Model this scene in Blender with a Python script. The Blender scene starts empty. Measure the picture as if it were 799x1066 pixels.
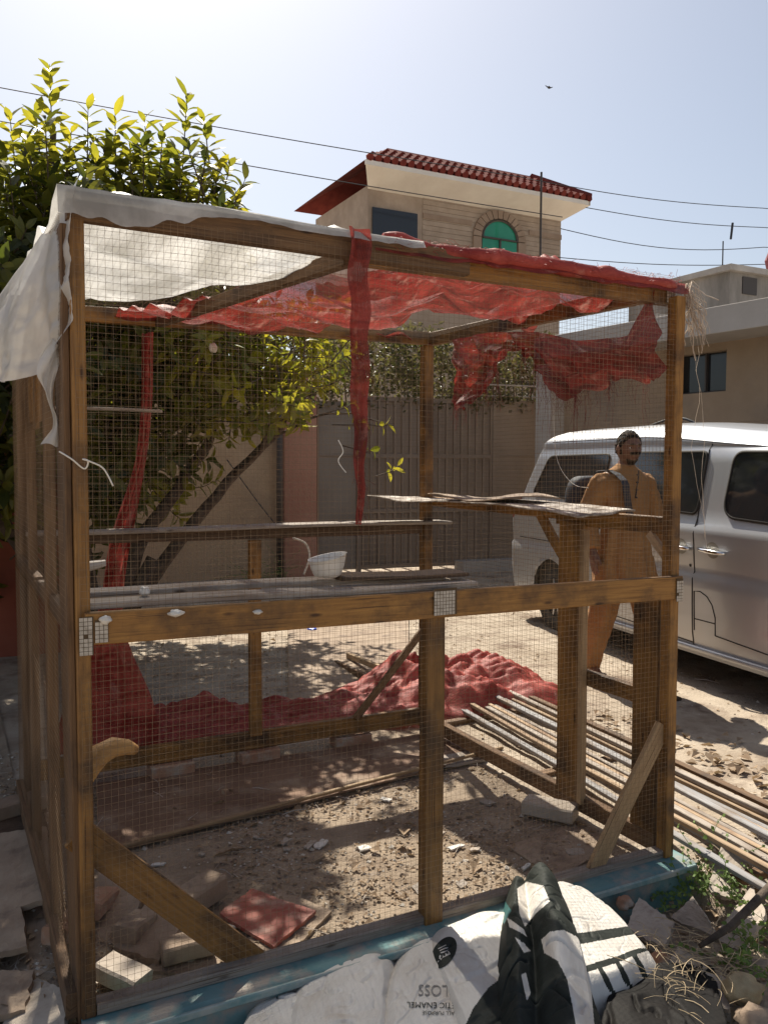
import bpy, bmesh, math, random
from mathutils import Vector, Matrix, noise
V = Vector
R = random.Random(7)
S = bpy.context.scene
COL = S.collection

# ---------------------------------------------------------------- camera
CAM = V((-0.2919, -2.3015, 1.4755))
RX, RY, RZ, FPX = 0.054, 0.0039, -0.4763, 884.2
_cy, _sy = math.cos(RZ), math.sin(RZ)
FW = V((-_sy*math.cos(RX), _cy*math.cos(RX), -math.sin(RX)))
_r = V((_cy, _sy, 0)); _u = _r.cross(FW)
RI = _r*math.cos(RY)+_u*math.sin(RY); UP = -_r*math.sin(RY)+_u*math.cos(RY)
cd = bpy.data.cameras.new('camera'); cam = bpy.data.objects.new('camera', cd); COL.objects.link(cam)
cam.matrix_world = Matrix(((RI.x, UP.x, -FW.x, CAM.x), (RI.y, UP.y, -FW.y, CAM.y), (RI.z, UP.z, -FW.z, CAM.z), (0, 0, 0, 1)))
cd.sensor_fit = 'VERTICAL'; cd.sensor_height = 24; cd.lens = FPX/1066*24
cd.clip_start = .02; cd.clip_end = 2000
S.camera = cam

# ---------------------------------------------------------------- light
SUN_EL, SUN_ROT = math.radians(50), math.radians(11.5)
w = bpy.data.worlds.new('World'); S.world = w; w.use_nodes = True
nt = w.node_tree; bg = nt.nodes['Background']
sky = nt.nodes.new('ShaderNodeTexSky'); sky.sky_type = 'NISHITA'; sky.sun_disc = False
sky.sun_elevation = SUN_EL; sky.sun_rotation = SUN_ROT; sky.air_density = 1.0; sky.dust_density = 1.7; sky.ozone_density = 1.0
hs = nt.nodes.new('ShaderNodeHueSaturation'); hs.inputs['Saturation'].default_value = .72
nt.links.new(sky.outputs[0], hs.inputs['Color']); nt.links.new(hs.outputs[0], bg.inputs[0]); bg.inputs[1].default_value = 0.075
sl = bpy.data.lights.new('sun', 'SUN'); sl.energy = 4.9; sl.angle = math.radians(.53); sl.color = (1, .93, .80)
so = bpy.data.objects.new('sun', sl); COL.objects.link(so)
SD = V((math.sin(SUN_ROT)*math.cos(SUN_EL), math.cos(SUN_ROT)*math.cos(SUN_EL), math.sin(SUN_EL)))
so.rotation_euler = SD.to_track_quat('Z', 'Y').to_euler(); so.location = (0, 0, 30)
S.view_settings.view_transform = 'Standard'; S.view_settings.look = 'None'
S.view_settings.exposure = 0.66; S.view_settings.gamma = 1

# ---------------------------------------------------------------- helpers
def at(px, py, ax, v):
    d = RI*(px-399.5)/FPX - UP*(py-533)/FPX + FW
    return CAM + d*((v-CAM[ax])/d[ax])
def smooth(a, b, t):
    t = max(0, min(1, (t-a)/(b-a))); return t*t*(3-2*t)
def crum(x, y, z=0, s=1):
    x += .25*noise.noise(V((x*s, y*s, z)))/s; d = noise.voronoi(V((x*s, y*s, z)))[0]; return d[1]-d[0]
def n3(x, y, z=0, s=1): return noise.noise(V((x*s, y*s, z*s)))
def fbm(x, y, z=0, s=1, o=4):
    a = 0; k = 1; t = 0
    for i in range(o): a += k*noise.noise(V((x*s+i*7.1, y*s-i*3.3, z*s+i*1.7))); t += k; k *= .5; s *= 2.03
    return a/t
def ridge(x, y, z=0, s=1, o=4):
    a = 0; k = 1; t = 0
    for i in range(o): a += k*(1-abs(noise.noise(V((x*s+i*5.1, y*s+i*2.3, z*s+i*9.7))))*2); t += k; k *= .5; s *= 2.1
    return a/t

def mat(name, col=(.5,.5,.5), rough=.7, col2=None, scale=5, metal=0, bump=0, bscale=None, stretch=None, coords='Object',
        detail=6, trans=0, alpha=1, spec=None, contrast=(.35,.65), col3=None, scale3=1.3, c3=(.55,.7), coat=0, emis=None, transmission=0, distort=0):
    m = bpy.data.materials.new(name); m.use_nodes = True
    t = m.node_tree; N = t.nodes; L = t.links; b = N['Principled BSDF']; out = N['Material Output']
    b.inputs['Roughness'].default_value = rough; b.inputs['Metallic'].default_value = metal
    if spec is not None: b.inputs['Specular IOR Level'].default_value = spec
    if coat: b.inputs['Coat Weight'].default_value = coat; b.inputs['Coat Roughness'].default_value = .05
    if transmission: b.inputs['Transmission Weight'].default_value = transmission
    b.inputs['Base Color'].default_value = (*col, 1)
    tc = N.new('ShaderNodeTexCoord'); mp = N.new('ShaderNodeMapping')
    L.new(tc.outputs[coords], mp.inputs[0])
    if stretch: mp.inputs['Scale'].default_value = stretch
    csock = None
    if col2:
        n = N.new('ShaderNodeTexNoise'); n.inputs['Scale'].default_value = scale; n.inputs['Detail'].default_value = detail; n.inputs['Roughness'].default_value = .62
        n.inputs['Distortion'].default_value = distort
        L.new(mp.outputs[0], n.inputs[0])
        r = N.new('ShaderNodeValToRGB'); r.color_ramp.elements[0].position = contrast[0]; r.color_ramp.elements[1].position = contrast[1]
        r.color_ramp.elements[0].color = (*col, 1); r.color_ramp.elements[1].color = (*col2, 1)
        L.new(n.outputs[0], r.inputs[0]); csock = r.outputs[0]
        if col3:
            n2 = N.new('ShaderNodeTexNoise'); n2.inputs['Scale'].default_value = scale3; n2.inputs['Detail'].default_value = 8; n2.inputs['Roughness'].default_value = .65
            L.new(tc.outputs[coords], n2.inputs[0])
            r2 = N.new('ShaderNodeValToRGB'); r2.color_ramp.elements[0].position = c3[0]; r2.color_ramp.elements[1].position = c3[1]
            r2.color_ramp.elements[0].color = (0,0,0,1); r2.color_ramp.elements[1].color = (1,1,1,1)
            L.new(n2.outputs[0], r2.inputs[0])
            mx = N.new('ShaderNodeMixRGB'); mx.inputs[2].default_value = (*col3, 1)
            L.new(r2.outputs[0], mx.inputs[0]); L.new(csock, mx.inputs[1]); csock = mx.outputs[0]
        L.new(csock, b.inputs['Base Color'])
    if bump:
        nb = N.new('ShaderNodeTexNoise'); nb.inputs['Scale'].default_value = bscale or scale*3; nb.inputs['Detail'].default_value = 8; nb.inputs['Roughness'].default_value = .65
        L.new(mp.outputs[0], nb.inputs[0])
        bp = N.new('ShaderNodeBump'); bp.inputs['Strength'].default_value = min(1, bump); bp.inputs['Distance'].default_value = .01*max(1, bump)
        L.new(nb.outputs[0], bp.inputs['Height']); L.new(bp.outputs[0], b.inputs['Normal'])
    sh = b.outputs[0]
    if trans:
        tr = N.new('ShaderNodeBsdfTranslucent'); tr.inputs[0].default_value = (*(trans[1] if isinstance(trans, tuple) else col), 1)
        ms = N.new('ShaderNodeMixShader'); ms.inputs[0].default_value = trans[0] if isinstance(trans, tuple) else trans
        if isinstance(trans, tuple) and len(trans) > 2:
            mg = N.new('ShaderNodeMixRGB'); mg.blend_type = 'MULTIPLY'; mg.inputs[0].default_value = 1; mg.inputs[2].default_value = (trans[2],)*3+(1,); L.new(csock, mg.inputs[1]); L.new(mg.outputs[0], tr.inputs[0])
        L.new(sh, ms.inputs[1]); L.new(tr.outputs[0], ms.inputs[2]); sh = ms.outputs[0]
    if alpha < 1:
        tp = N.new('ShaderNodeBsdfTransparent'); ms = N.new('ShaderNodeMixShader'); ms.inputs[0].default_value = alpha
        L.new(tp.outputs[0], ms.inputs[1]); L.new(sh, ms.inputs[2]); sh = ms.outputs[0]
    if emis: pass
    L.new(sh, out.inputs[0])
    return m

M = {}
def woodmat(name, a, b, c, rough=.55, stain=(.5,.68)):
    m = mat(name, a, rough, b, 6, bump=.35, bscale=9, stretch=(.9, 14, 14), coords='UV', col3=c, scale3=3.2, c3=stain, contrast=(.3,.7), distort=.6)
    t = m.node_tree; N = t.nodes; L = t.links; p = N['Principled BSDF']; src = p.inputs['Base Color'].links[0].from_socket
    tc = N.new('ShaderNodeTexCoord'); mp = N.new('ShaderNodeMapping'); mp.inputs['Scale'].default_value = (3.2, 11, 1); L.new(tc.outputs['UV'], mp.inputs[0])
    vo = N.new('ShaderNodeTexVoronoi'); vo.inputs['Scale'].default_value = 1.6; L.new(mp.outputs[0], vo.inputs[0])
    rp = N.new('ShaderNodeValToRGB'); rp.color_ramp.elements[0].position = .05; rp.color_ramp.elements[1].position = .13; rp.color_ramp.elements[0].color = (.25,.2,.17,1); rp.color_ramp.elements[1].color = (1,1,1,1)
    L.new(vo.outputs['Distance'], rp.inputs[0])
    n2 = N.new('ShaderNodeTexNoise'); n2.inputs['Scale'].default_value = 60; mp2 = N.new('ShaderNodeMapping'); mp2.inputs['Scale'].default_value = (.05, 3, 1); L.new(tc.outputs['UV'], mp2.inputs[0]); L.new(mp2.outputs[0], n2.inputs[0])
    r3 = N.new('ShaderNodeValToRGB'); r3.color_ramp.elements[0].position = .30; r3.color_ramp.elements[1].position = .40; r3.color_ramp.elements[0].color = (.35,.3,.26,1); r3.color_ramp.elements[1].color = (1,1,1,1); L.new(n2.outputs[0], r3.inputs[0])
    g = N.new('ShaderNodeNewGeometry'); oi = N.new('ShaderNodeObjectInfo'); mr = N.new('ShaderNodeMapRange'); mr.inputs[3].default_value = .72; mr.inputs[4].default_value = 1.15; L.new(oi.outputs['Random'], mr.inputs[0])
    m1 = N.new('ShaderNodeMixRGB'); m1.blend_type = 'MULTIPLY'; m1.inputs[0].default_value = 1; L.new(src, m1.inputs[1]); L.new(rp.outputs[0], m1.inputs[2])
    m2 = N.new('ShaderNodeMixRGB'); m2.blend_type = 'MULTIPLY'; m2.inputs[0].default_value = 1; L.new(m1.outputs[0], m2.inputs[1]); L.new(r3.outputs[0], m2.inputs[2])
    m3 = N.new('ShaderNodeMixRGB'); m3.blend_type = 'MULTIPLY'; m3.inputs[0].default_value = 1; L.new(m2.outputs[0], m3.inputs[1]); L.new(mr.outputs[0], m3.inputs[2]); L.new(m3.outputs[0], p.inputs['Base Color'])
    return m
M['wood'] = woodmat('stained_wood', (.19,.085,.018), (.37,.185,.045), (.08,.04,.016), .6, (.46,.62))
M['wood_old'] = woodmat('weathered_stained_wood', (.12,.062,.028), (.24,.135,.062), (.06,.036,.022), .75)
M['wood_pale'] = woodmat('pale_raw_wood', (.34,.22,.11), (.46,.31,.17), (.22,.13,.07), .7)
M['wood_grey'] = woodmat('grey_dusty_wood', (.30,.25,.21), (.48,.42,.36), (.20,.15,.12), .85)
M['wood_blue'] = woodmat('faded_blue_grey_wood', (.26,.25,.25), (.38,.37,.37), (.24,.18,.13), .8)
M['wood_tan'] = woodmat('tan_dusty_wood', (.36,.24,.14), (.52,.38,.25), (.22,.13,.08), .8)
M['wood_dark'] = woodmat('dark_grimy_wood', (.07,.04,.025), (.14,.085,.05), (.25,.21,.18), .8, (.58,.75))
M['ply'] = mat('dusty_brown_sheet', (.14,.075,.045), .8, (.22,.13,.08), 3, bump=.3, bscale=40, col3=(.32,.24,.17), scale3=4, c3=(.5,.7))
M['galv'] = mat('whitish_steel_plate', (.36,.31,.25), .6, (.62,.57,.50), 60, metal=.2, contrast=(.3,.7))
M['hole'] = mat('dark_hole', (.10,.065,.035), .9)
M['wire'] = mat('rusty_dull_wire', (.15,.095,.05), .6, (.30,.21,.13), 3, metal=.2)
M['wirecord'] = mat('pale_string', (.75,.72,.66), .8)
M['film'] = mat('milky_plastic_film', (.50,.48,.44), .38, (.80,.78,.74), 2.8, contrast=(.42,.60), trans=(.45,(.85,.83,.78),1.05), alpha=.88, bump=.25, bscale=14, coords='UV')
M['film_torn'] = mat('torn_milky_film', (.70,.68,.65), .3, (.86,.84,.80), 5, trans=(.4,(.8,.78,.74)), alpha=.82, bump=.3, bscale=20, coords='UV')
M['gate'] = mat('brown_sheet_steel', (.20,.15,.112), .6, (.27,.205,.155), 1.5, bump=.1, col3=(.30,.23,.17), scale3=2.5, c3=(.55,.8))
M['plaster'] = mat('tan_plaster', (.42,.30,.19), .9, (.52,.39,.26), 1.2, bump=.3, bscale=30, col3=(.25,.19,.14), scale3=.7, c3=(.52,.75))
M['plaster_grey'] = mat('grey_tan_plaster', (.30,.225,.155), .9, (.38,.29,.21), 1.0, bump=.3, bscale=30, col3=(.22,.18,.15), scale3=.6, c3=(.52,.75))
M['pillar'] = mat('faded_pink_plaster', (.42,.20,.14), .9, (.50,.27,.19), 2, bump=.3, bscale=30)
M['conc'] = mat('grey_concrete', (.38,.35,.32), .9, (.52,.49,.45), 2, bump=.3, bscale=30, col3=(.24,.22,.2), scale3=1.5, c3=(.5,.75))
M['conc_pale'] = mat('pale_painted_concrete', (.40,.36,.32), .9, (.48,.44,.40), 1.3, bump=.15, bscale=30, col3=(.36,.33,.3), scale3=1.2, c3=(.55,.8))
M['redwall'] = mat('dark_red_painted_wall', (.24,.055,.03), .8, (.32,.09,.05), 2, bump=.3, bscale=20, col3=(.12,.05,.035), scale3=1.5, c3=(.5,.7))
M['stone'] = mat('beige_stone_cladding', (.33,.26,.20), .85, (.42,.34,.27), 2.5, col3=(.24,.19,.15), scale3=.8, c3=(.5,.75), bump=.3)
M['stone_dk'] = mat('brown_stone_band', (.26,.19,.14), .85, (.33,.25,.19), 3)
M['tile'] = mat('dark_red_roof_tile', (.13,.025,.022), .9, (.21,.045,.035), 3, spec=.15)
M['white'] = mat('white_painted_fascia', (.72,.68,.62), .7, (.8,.77,.71), 2)
M['greenglass'] = mat('green_window_glass', (.02,.22,.13), .12, (.03,.28,.17), 1, spec=.6)
M['darkglass'] = mat('dark_window_glass', (.02,.022,.025), .08, spec=.6)
M['frame_dk'] = mat('dark_window_frame', (.06,.05,.045), .5)
M['teal'] = mat('worn_teal_paint', (.10,.21,.22), .85, (.19,.31,.31), 4, spec=.2, bump=.4, bscale=25, col3=(.34,.30,.26), scale3=7, c3=(.47,.62))
M['bark'] = mat('dark_bark', (.05,.035,.025), .9, (.12,.09,.065), 12, bump=1, bscale=30)
M['brick'] = mat('dusty_brick', (.34,.17,.10), .9, (.44,.27,.18), 8, bump=.6, bscale=50, col3=(.42,.35,.28), scale3=9, c3=(.48,.62))
M['slab'] = mat('grey_brown_tile_slab', (.26,.185,.13), .85, (.38,.29,.21), 5, bump=.4, bscale=40, col3=(.17,.12,.09), scale3=8, c3=(.52,.7))
M['slab_pale'] = mat('pale_broken_tile', (.36,.30,.24), .8, (.50,.43,.36), 7, bump=.3, bscale=40, col3=(.30,.24,.19), scale3=14, c3=(.52,.68))
M['redboard'] = mat('dusty_red_board', (.34,.07,.045), .6, (.42,.11,.07), 4, bump=.2, col3=(.40,.26,.2), scale3=7, c3=(.5,.7))
M['rubber'] = mat('black_rubber', (.02,.02,.02), .8, (.05,.045,.04), 20)
M['chrome'] = mat('chrome', (.75,.75,.75), .12, metal=1)
M['rim'] = mat('alloy_rim', (.45,.45,.46), .35, metal=.9)
M['van'] = mat('silver_metallic_paint', (.42,.43,.45), .36, (.48,.49,.51), .9, metal=.5, coat=.5, col3=(.44,.42,.40), scale3=1.4, c3=(.5,.9))
M['seam'] = mat('dark_panel_gap', (.03,.025,.02), .8)
M['cloth'] = mat('mustard_brown_cotton', (.27,.125,.042), .9, (.37,.185,.065), 6, bump=.3, bscale=60)
M['skin'] = mat('brown_skin', (.15,.065,.038), .5, (.20,.09,.052), 8)
M['hair'] = mat('dark_hair', (.008,.006,.005), .75, (.02,.014,.01), 40, bump=.8, bscale=120, spec=.2)
M['eye'] = mat('eye_white', (.5,.46,.42), .3)
M['pack'] = mat('black_bag_fabric', (.02,.022,.03), .75, (.035,.038,.05), 10, bump=.2, bscale=80)
M['sandal'] = mat('dark_leather', (.05,.03,.02), .5)
M['sack'] = mat('white_woven_sack', (.66,.625,.57), .5, (.76,.72,.66), 5, bump=.5, bscale=26, col3=(.50,.42,.34), scale3=3.5, c3=(.5,.72), coords='UV')
M['print'] = mat('black_print', (.014,.018,.015), .7, (.032,.038,.033), 14, spec=.25, bump=.2, bscale=60)
M['print_grey'] = mat('faded_grey_print', (.20,.19,.18), .6, (.30,.28,.26), 30)
M['print_teal'] = mat('dark_teal_print', (.05,.16,.16), .5)
M['blackplastic'] = mat('black_plastic_sheet', (.006,.0055,.005), .7, (.012,.010,.009), 6, spec=.2, bump=.3, bscale=12, col3=(.012,.009,.007), scale3=4, c3=(.52,.8))
M['bowl'] = mat('white_plastic_bowl', (.78,.75,.70), .4, (.70,.66,.6), 9)
M['cable'] = mat('black_cable', (.03,.03,.035), .6)
M['pipe_blue'] = mat('faded_blue_pipe', (.16,.24,.27), .6, (.24,.3,.32), 9)
M['log'] = mat('yellowed_wood', (.42,.22,.07), .6, (.55,.32,.12), 4, stretch=(1,6,6), bump=.4, col3=(.2,.1,.04), scale3=8)
M['straw'] = mat('dry_straw', (.42,.31,.18), .8, (.56,.44,.28), 30)
M['weed'] = mat('green_weed', (.10,.17,.04), .6, (.17,.26,.06), 20, trans=(.35,(.3,.42,.08)))
M['dryleaf'] = mat('dry_leaf', (.26,.17,.10), .8, (.42,.32,.22), 25, trans=(.15,(.4,.28,.15)))
M['bluecap'] = mat('blue_plastic', (.05,.12,.6), .4)
M['bird'] = mat('dark_bird', (.03,.03,.03), .9)

def leafmat(name, a, b, tr, rough=.38):
    m = bpy.data.materials.new(name); m.use_nodes = True
    t = m.node_tree; N = t.nodes; L = t.links; p = N['Principled BSDF']
    g = N.new('ShaderNodeNewGeometry'); nz = N.new('ShaderNodeTexNoise'); nz.inputs['Scale'].default_value = 3.5; nz.inputs['Detail'].default_value = 4
    L.new(g.outputs['Position'], nz.inputs[0])
    r = N.new('ShaderNodeValToRGB'); r.color_ramp.elements[0].position = .38; r.color_ramp.elements[1].position = .62
    r.color_ramp.elements[0].color = (*a, 1); r.color_ramp.elements[1].color = (*b, 1)
    mx = N.new('ShaderNodeMath'); mx.operation = 'MULTIPLY_ADD'; mx.inputs[1].default_value = .35
    L.new(g.outputs['Random Per Island'], mx.inputs[0])
    sb = N.new('ShaderNodeMath'); sb.operation = 'SUBTRACT'; sb.inputs[1].default_value = .175
    L.new(nz.outputs[0], sb.inputs[0]); L.new(sb.outputs[0], mx.inputs[2]); L.new(mx.outputs[0], r.inputs[0])
    L.new(r.outputs[0], p.inputs['Base Color']); p.inputs['Roughness'].default_value = rough
    tl = N.new('ShaderNodeBsdfTranslucent'); tm = N.new('ShaderNodeMixRGB'); tm.blend_type = 'MULTIPLY'; tm.inputs[0].default_value = 1; tm.inputs[2].default_value = (*tr, 1)
    L.new(r.outputs[0], tm.inputs[1]); L.new(tm.outputs[0], tl.inputs[0])
    ms = N.new('ShaderNodeMixShader'); ms.inputs[0].default_value = .5
    L.new(p.outputs[0], ms.inputs[1]); L.new(tl.outputs[0], ms.inputs[2]); L.new(ms.outputs[0], N['Material Output'].inputs[0])
    return m
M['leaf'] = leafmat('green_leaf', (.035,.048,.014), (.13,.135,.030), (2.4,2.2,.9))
M['leaf_lit'] = leafmat('sunlit_yellow_green_leaf', (.12,.14,.03), (.26,.25,.05), (2.2,2.0,.7))  # brighter copy of the leaf, sunlight put into its colour
M['hedge'] = leafmat('dull_hedge_leaf', (.05,.055,.02), (.13,.125,.06), (1.5,1.4,.8))

def tarpmat(name, a, b, tr, al, tf=.30):
    m = mat(name, a, .6, b, 3.0, trans=(tf, tr, 1.1), coords='UV', stretch=(1, 2.2, 1), bump=.3, bscale=30, col3=(.62,.34,.27), scale3=7, c3=(.56,.80), contrast=(.36,.66), distort=1.2)
    t = m.node_tree; N = t.nodes; L = t.links; out = N['Material Output']; src = out.inputs[0].links[0].from_socket
    wv = N.new('ShaderNodeTexWave'); wv.inputs['Scale'].default_value = 55; wv.inputs['Distortion'].default_value = 1.5; wv.inputs['Detail'].default_value = 2
    tc = N.new('ShaderNodeTexCoord'); L.new(tc.outputs['UV'], wv.inputs[0])
    mr = N.new('ShaderNodeMapRange'); mr.inputs[1].default_value = 0; mr.inputs[2].default_value = .55; mr.inputs[3].default_value = al; mr.inputs[4].default_value = 1
    L.new(wv.outputs[0], mr.inputs[0])
    tp = N.new('ShaderNodeBsdfTransparent'); ms = N.new('ShaderNodeMixShader')
    L.new(mr.outputs[0], ms.inputs[0]); L.new(tp.outputs[0], ms.inputs[1]); L.new(src, ms.inputs[2]); L.new(ms.outputs[0], out.inputs[0])
    return m
M['tarp'] = tarpmat('red_woven_shade_net', (.13,.013,.010), (.40,.055,.040), (.34,.025,.018), .62)
M['tarp_heap'] = tarpmat('red_tarp_dusty', (.30,.030,.022), (.58,.12,.09), (.55,.06,.04), .97)

class MB:
    def __init__(s): s.v = []; s.f = []; s.uv = []; s.mi = []
    def add(s, vs, fs, uvs=None, mi=0):
        o = len(s.v); s.v += [tuple(p) for p in vs]
        for i, f in enumerate(fs):
            s.f.append(tuple(o+k for k in f)); s.mi.append(mi)
            s.uv.append([uvs[k] for k in f] if uvs else [(vs[k][0], vs[k][1]) for k in f])
    def mesh(s, name, mats, smooth=False):
        me = bpy.data.meshes.new(name); me.from_pydata(s.v, [], s.f)
        for m in (mats if isinstance(mats, (list, tuple)) else [mats]): me.materials.append(M[m] if isinstance(m, str) else m)
        me.polygons.foreach_set('material_index', s.mi)
        ul = me.uv_layers.new(name='UVMap'); fl = []
        for u in s.uv:
            for a, b in u: fl += [a, b]
        ul.data.foreach_set('uv', fl)
        if smooth: me.polygons.foreach_set('use_smooth', [True]*len(s.f))
        me.update(); return me
    def build(s, name, mats, parent=None, smooth=False, kind=None, weld=0):
        me = s.mesh(name, mats, smooth)
        if weld:
            bm = bmesh.new(); bm.from_mesh(me); bmesh.ops.remove_doubles(bm, verts=bm.verts, dist=weld); bmesh.ops.holes_fill(bm, edges=bm.edges, sides=0); bmesh.ops.recalc_face_normals(bm, faces=bm.faces); bm.to_mesh(me); bm.free()
        o = bpy.data.objects.new(name, me); COL.objects.link(o)
        if parent: o.parent = parent; o.matrix_parent_inverse = Matrix.Translation(-parent.location) if parent.type == 'EMPTY' and parent.parent is None else Matrix()
        if kind: o['kind'] = kind
        return o
    # shapes
    def beam(s, p0, p1, w, t, side=(0, 0, 1), mi=0, ch=.003, seg=1, bow=0, seed=None):
        """w measured along `side`, t across it"""
        p0 = V(p0); p1 = V(p1); d = p1-p0; L = d.length; d.normalize()
        a = V(side); a = (a-d*a.dot(d)).normalized(); b = d.cross(a)
        ch = min(ch, w*.3, t*.3)
        sec = [(w/2-ch, t/2), (w/2, t/2-ch), (w/2, -t/2+ch), (w/2-ch, -t/2), (-w/2+ch, -t/2), (-w/2, -t/2+ch), (-w/2, t/2-ch), (-w/2+ch, t/2)]
        per = [0]
        for i in range(8):
            x0, y0 = sec[i]; x1, y1 = sec[(i+1) % 8]; per.append(per[-1]+math.hypot(x1-x0, y1-y0))
        uo = R.uniform(0, 30); vo = R.uniform(0, 9); sd = R.uniform(0, 99)
        vs = []; uv = []
        for i in range(seg+1):
            f = i/seg; c = p0+d*L*f
            if bow: c = c + a*bow*math.sin(f*math.pi)*n3(sd, 1) + b*bow*math.sin(f*math.pi*2+sd)*.5
            for k in range(9):
                x, y = sec[k % 8]
                vs.append(c+a*x+b*y); uv.append((uo+L*f, vo+per[k]))
        fs = [(i*9+k, i*9+k+1, (i+1)*9+k+1, (i+1)*9+k) for i in range(seg) for k in range(8)]
        fs += [tuple(range(7, -1, -1)), tuple(seg*9+k for k in range(8))]
        s.add(vs, fs, uv, mi)
    def box(s, lo, hi, mi=0, ch=0):
        lo = V(lo); hi = V(hi); c = (lo+hi)/2
        s.beam((c.x, lo.y, c.z), (c.x, hi.y, c.z), hi.z-lo.z, hi.x-lo.x, (0, 0, 1), mi, ch or .0015)
    def tube(s, pts, r, n=6, mi=0, cap=True):
        pts = [V(p) for p in pts]; rs = r if isinstance(r, (list, tuple)) else [r]*len(pts)
        vs = []; uv = []; L = 0; ref = None
        for i, p in enumerate(pts):
            t = (pts[min(i+1, len(pts)-1)]-pts[max(i-1, 0)]).normalized()
            if ref is None: ref = t.orthogonal().normalized()
            a = (ref-t*ref.dot(t)).normalized(); ref = a; b = t.cross(a)
            if i: L += (p-pts[i-1]).length
            for k in range(n+1):
                th = k/n*2*math.pi; vs.append(p+(a*math.cos(th)+b*math.sin(th))*rs[i]); uv.append((L, th*rs[i]))
        m = n+1
        fs = [(i*m+k, i*m+k+1, (i+1)*m+k+1, (i+1)*m+k) for i in range(len(pts)-1) for k in range(n)]
        if cap: fs += [tuple(range(n-1, -1, -1)), tuple((len(pts)-1)*m+k for k in range(n))]
        s.add(vs, fs, uv, mi)
    def grid(s, fn, nu, nv, uvs=(1, 1), mi=0, mifn=None, keep=None):
        vs = [fn(i/nu, j/nv) for j in range(nv+1) for i in range(nu+1)]
        uv = [(i/nu*uvs[0], j/nv*uvs[1]) for j in range(nv+1) for i in range(nu+1)]
        m = nu+1
        fs = [(j*m+i, j*m+i+1, (j+1)*m+i+1, (j+1)*m+i) for j in range(nv) for i in range(nu) if (keep is None or keep((i+.5)/nu, (j+.5)/nv))]
        if mifn:
            o = len(s.v); s.v += [tuple(p) for p in vs]
            for f in fs:
                u = sum(uv[k][0] for k in f)/4/uvs[0]; vv = sum(uv[k][1] for k in f)/4/uvs[1]
                s.f.append(tuple(o+k for k in f)); s.uv.append([uv[k] for k in f]); s.mi.append(mifn(u, vv))
        else: s.add(vs, fs, uv, mi)

def tag(o, label=None, cat=None, group=None, kind=None):
    if label: o['label'] = label
    if cat: o['category'] = cat
    if group: o['group'] = group
    if kind: o['kind'] = kind
    return o
def thing(name, loc, label, cat, group=None):
    e = bpy.data.objects.new(name, None); COL.objects.link(e); e.location = loc; e.empty_display_size = .1
    return tag(e, label, cat, group)
def solid(o, th, off=0):
    m = o.modifiers.new('thickness', 'SOLIDIFY'); m.thickness = th; m.offset = off; return o
ORD = ['first','second','third','fourth','fifth','sixth','seventh','eighth','ninth','tenth','eleventh','twelfth','thirteenth','fourteenth','fifteenth','sixteenth']

# ---------------------------------------------------------------- ground
def gh(x, y):
    inside = -.055
    out = -.015 + .02*fbm(x, y, 3, .8)
    z = inside*(1-smooth(2.05, 2.3, x)) + out*smooth(2.05, 2.3, x)
    z = z*(1-smooth(2.0, 2.4, y)) + out*smooth(2.0, 2.4, y)
    front = -.15 + .03*fbm(x, y, 8, 1.5)
    f = 1-smooth(-.08, .0, y) if x < 2.16 else 1-smooth(-.45, .1, y)
    if x < -.02: f = 0
    if x < 0: z = z - .04*smooth(0, -.2, x)
    z = z*(1-f)+front*f
    return z + .012*fbm(x, y, 0, 5) + .006*fbm(x, y, 5, 18)*(1 if y < 5 else 0)
def axis(lo, hi, step, far):
    a = []; x = lo
    while x < hi: a.append(x); x += step
    b = [hi]; k = step
    while b[-1] < far: k *= 1.35; b.append(b[-1]+k)
    c = [lo]; k = step
    while c[-1] > -far: k *= 1.35; c.append(c[-1]-k)
    return c[:0:-1]+a+b
xs = axis(-1.2, 5.2, .03, 400); ys = axis(-1.3, 4.5, .03, 400)
mb = MB(); vs = []; m = len(xs)
for y in ys:
    for x in xs:
        near = -3 < x < 9 and -3 < y < 9
        vs.append((x, y, gh(x, y) if near else -.04))
mb.add(vs, [(j*m+i, j*m+i+1, (j+1)*m+i+1, (j+1)*m+i) for j in range(len(ys)-1) for i in range(m-1)])
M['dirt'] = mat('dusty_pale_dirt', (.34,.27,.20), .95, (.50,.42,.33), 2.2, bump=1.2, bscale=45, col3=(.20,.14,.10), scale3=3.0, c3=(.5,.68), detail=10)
tag(mb.build('ground', 'dirt', smooth=True), kind='structure')

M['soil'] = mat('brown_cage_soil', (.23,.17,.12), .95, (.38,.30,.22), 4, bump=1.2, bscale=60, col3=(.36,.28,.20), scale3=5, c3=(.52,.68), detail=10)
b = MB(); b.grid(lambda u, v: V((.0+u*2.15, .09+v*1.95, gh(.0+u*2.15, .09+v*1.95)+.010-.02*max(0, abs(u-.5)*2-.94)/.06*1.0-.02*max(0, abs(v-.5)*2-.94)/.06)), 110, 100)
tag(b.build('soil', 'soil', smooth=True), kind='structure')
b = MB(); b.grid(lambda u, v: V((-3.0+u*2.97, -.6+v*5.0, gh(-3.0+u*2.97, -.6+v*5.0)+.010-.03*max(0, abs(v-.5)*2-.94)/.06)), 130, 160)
tag(b.build('soil', 'soil', smooth=True), kind='structure')
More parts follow.
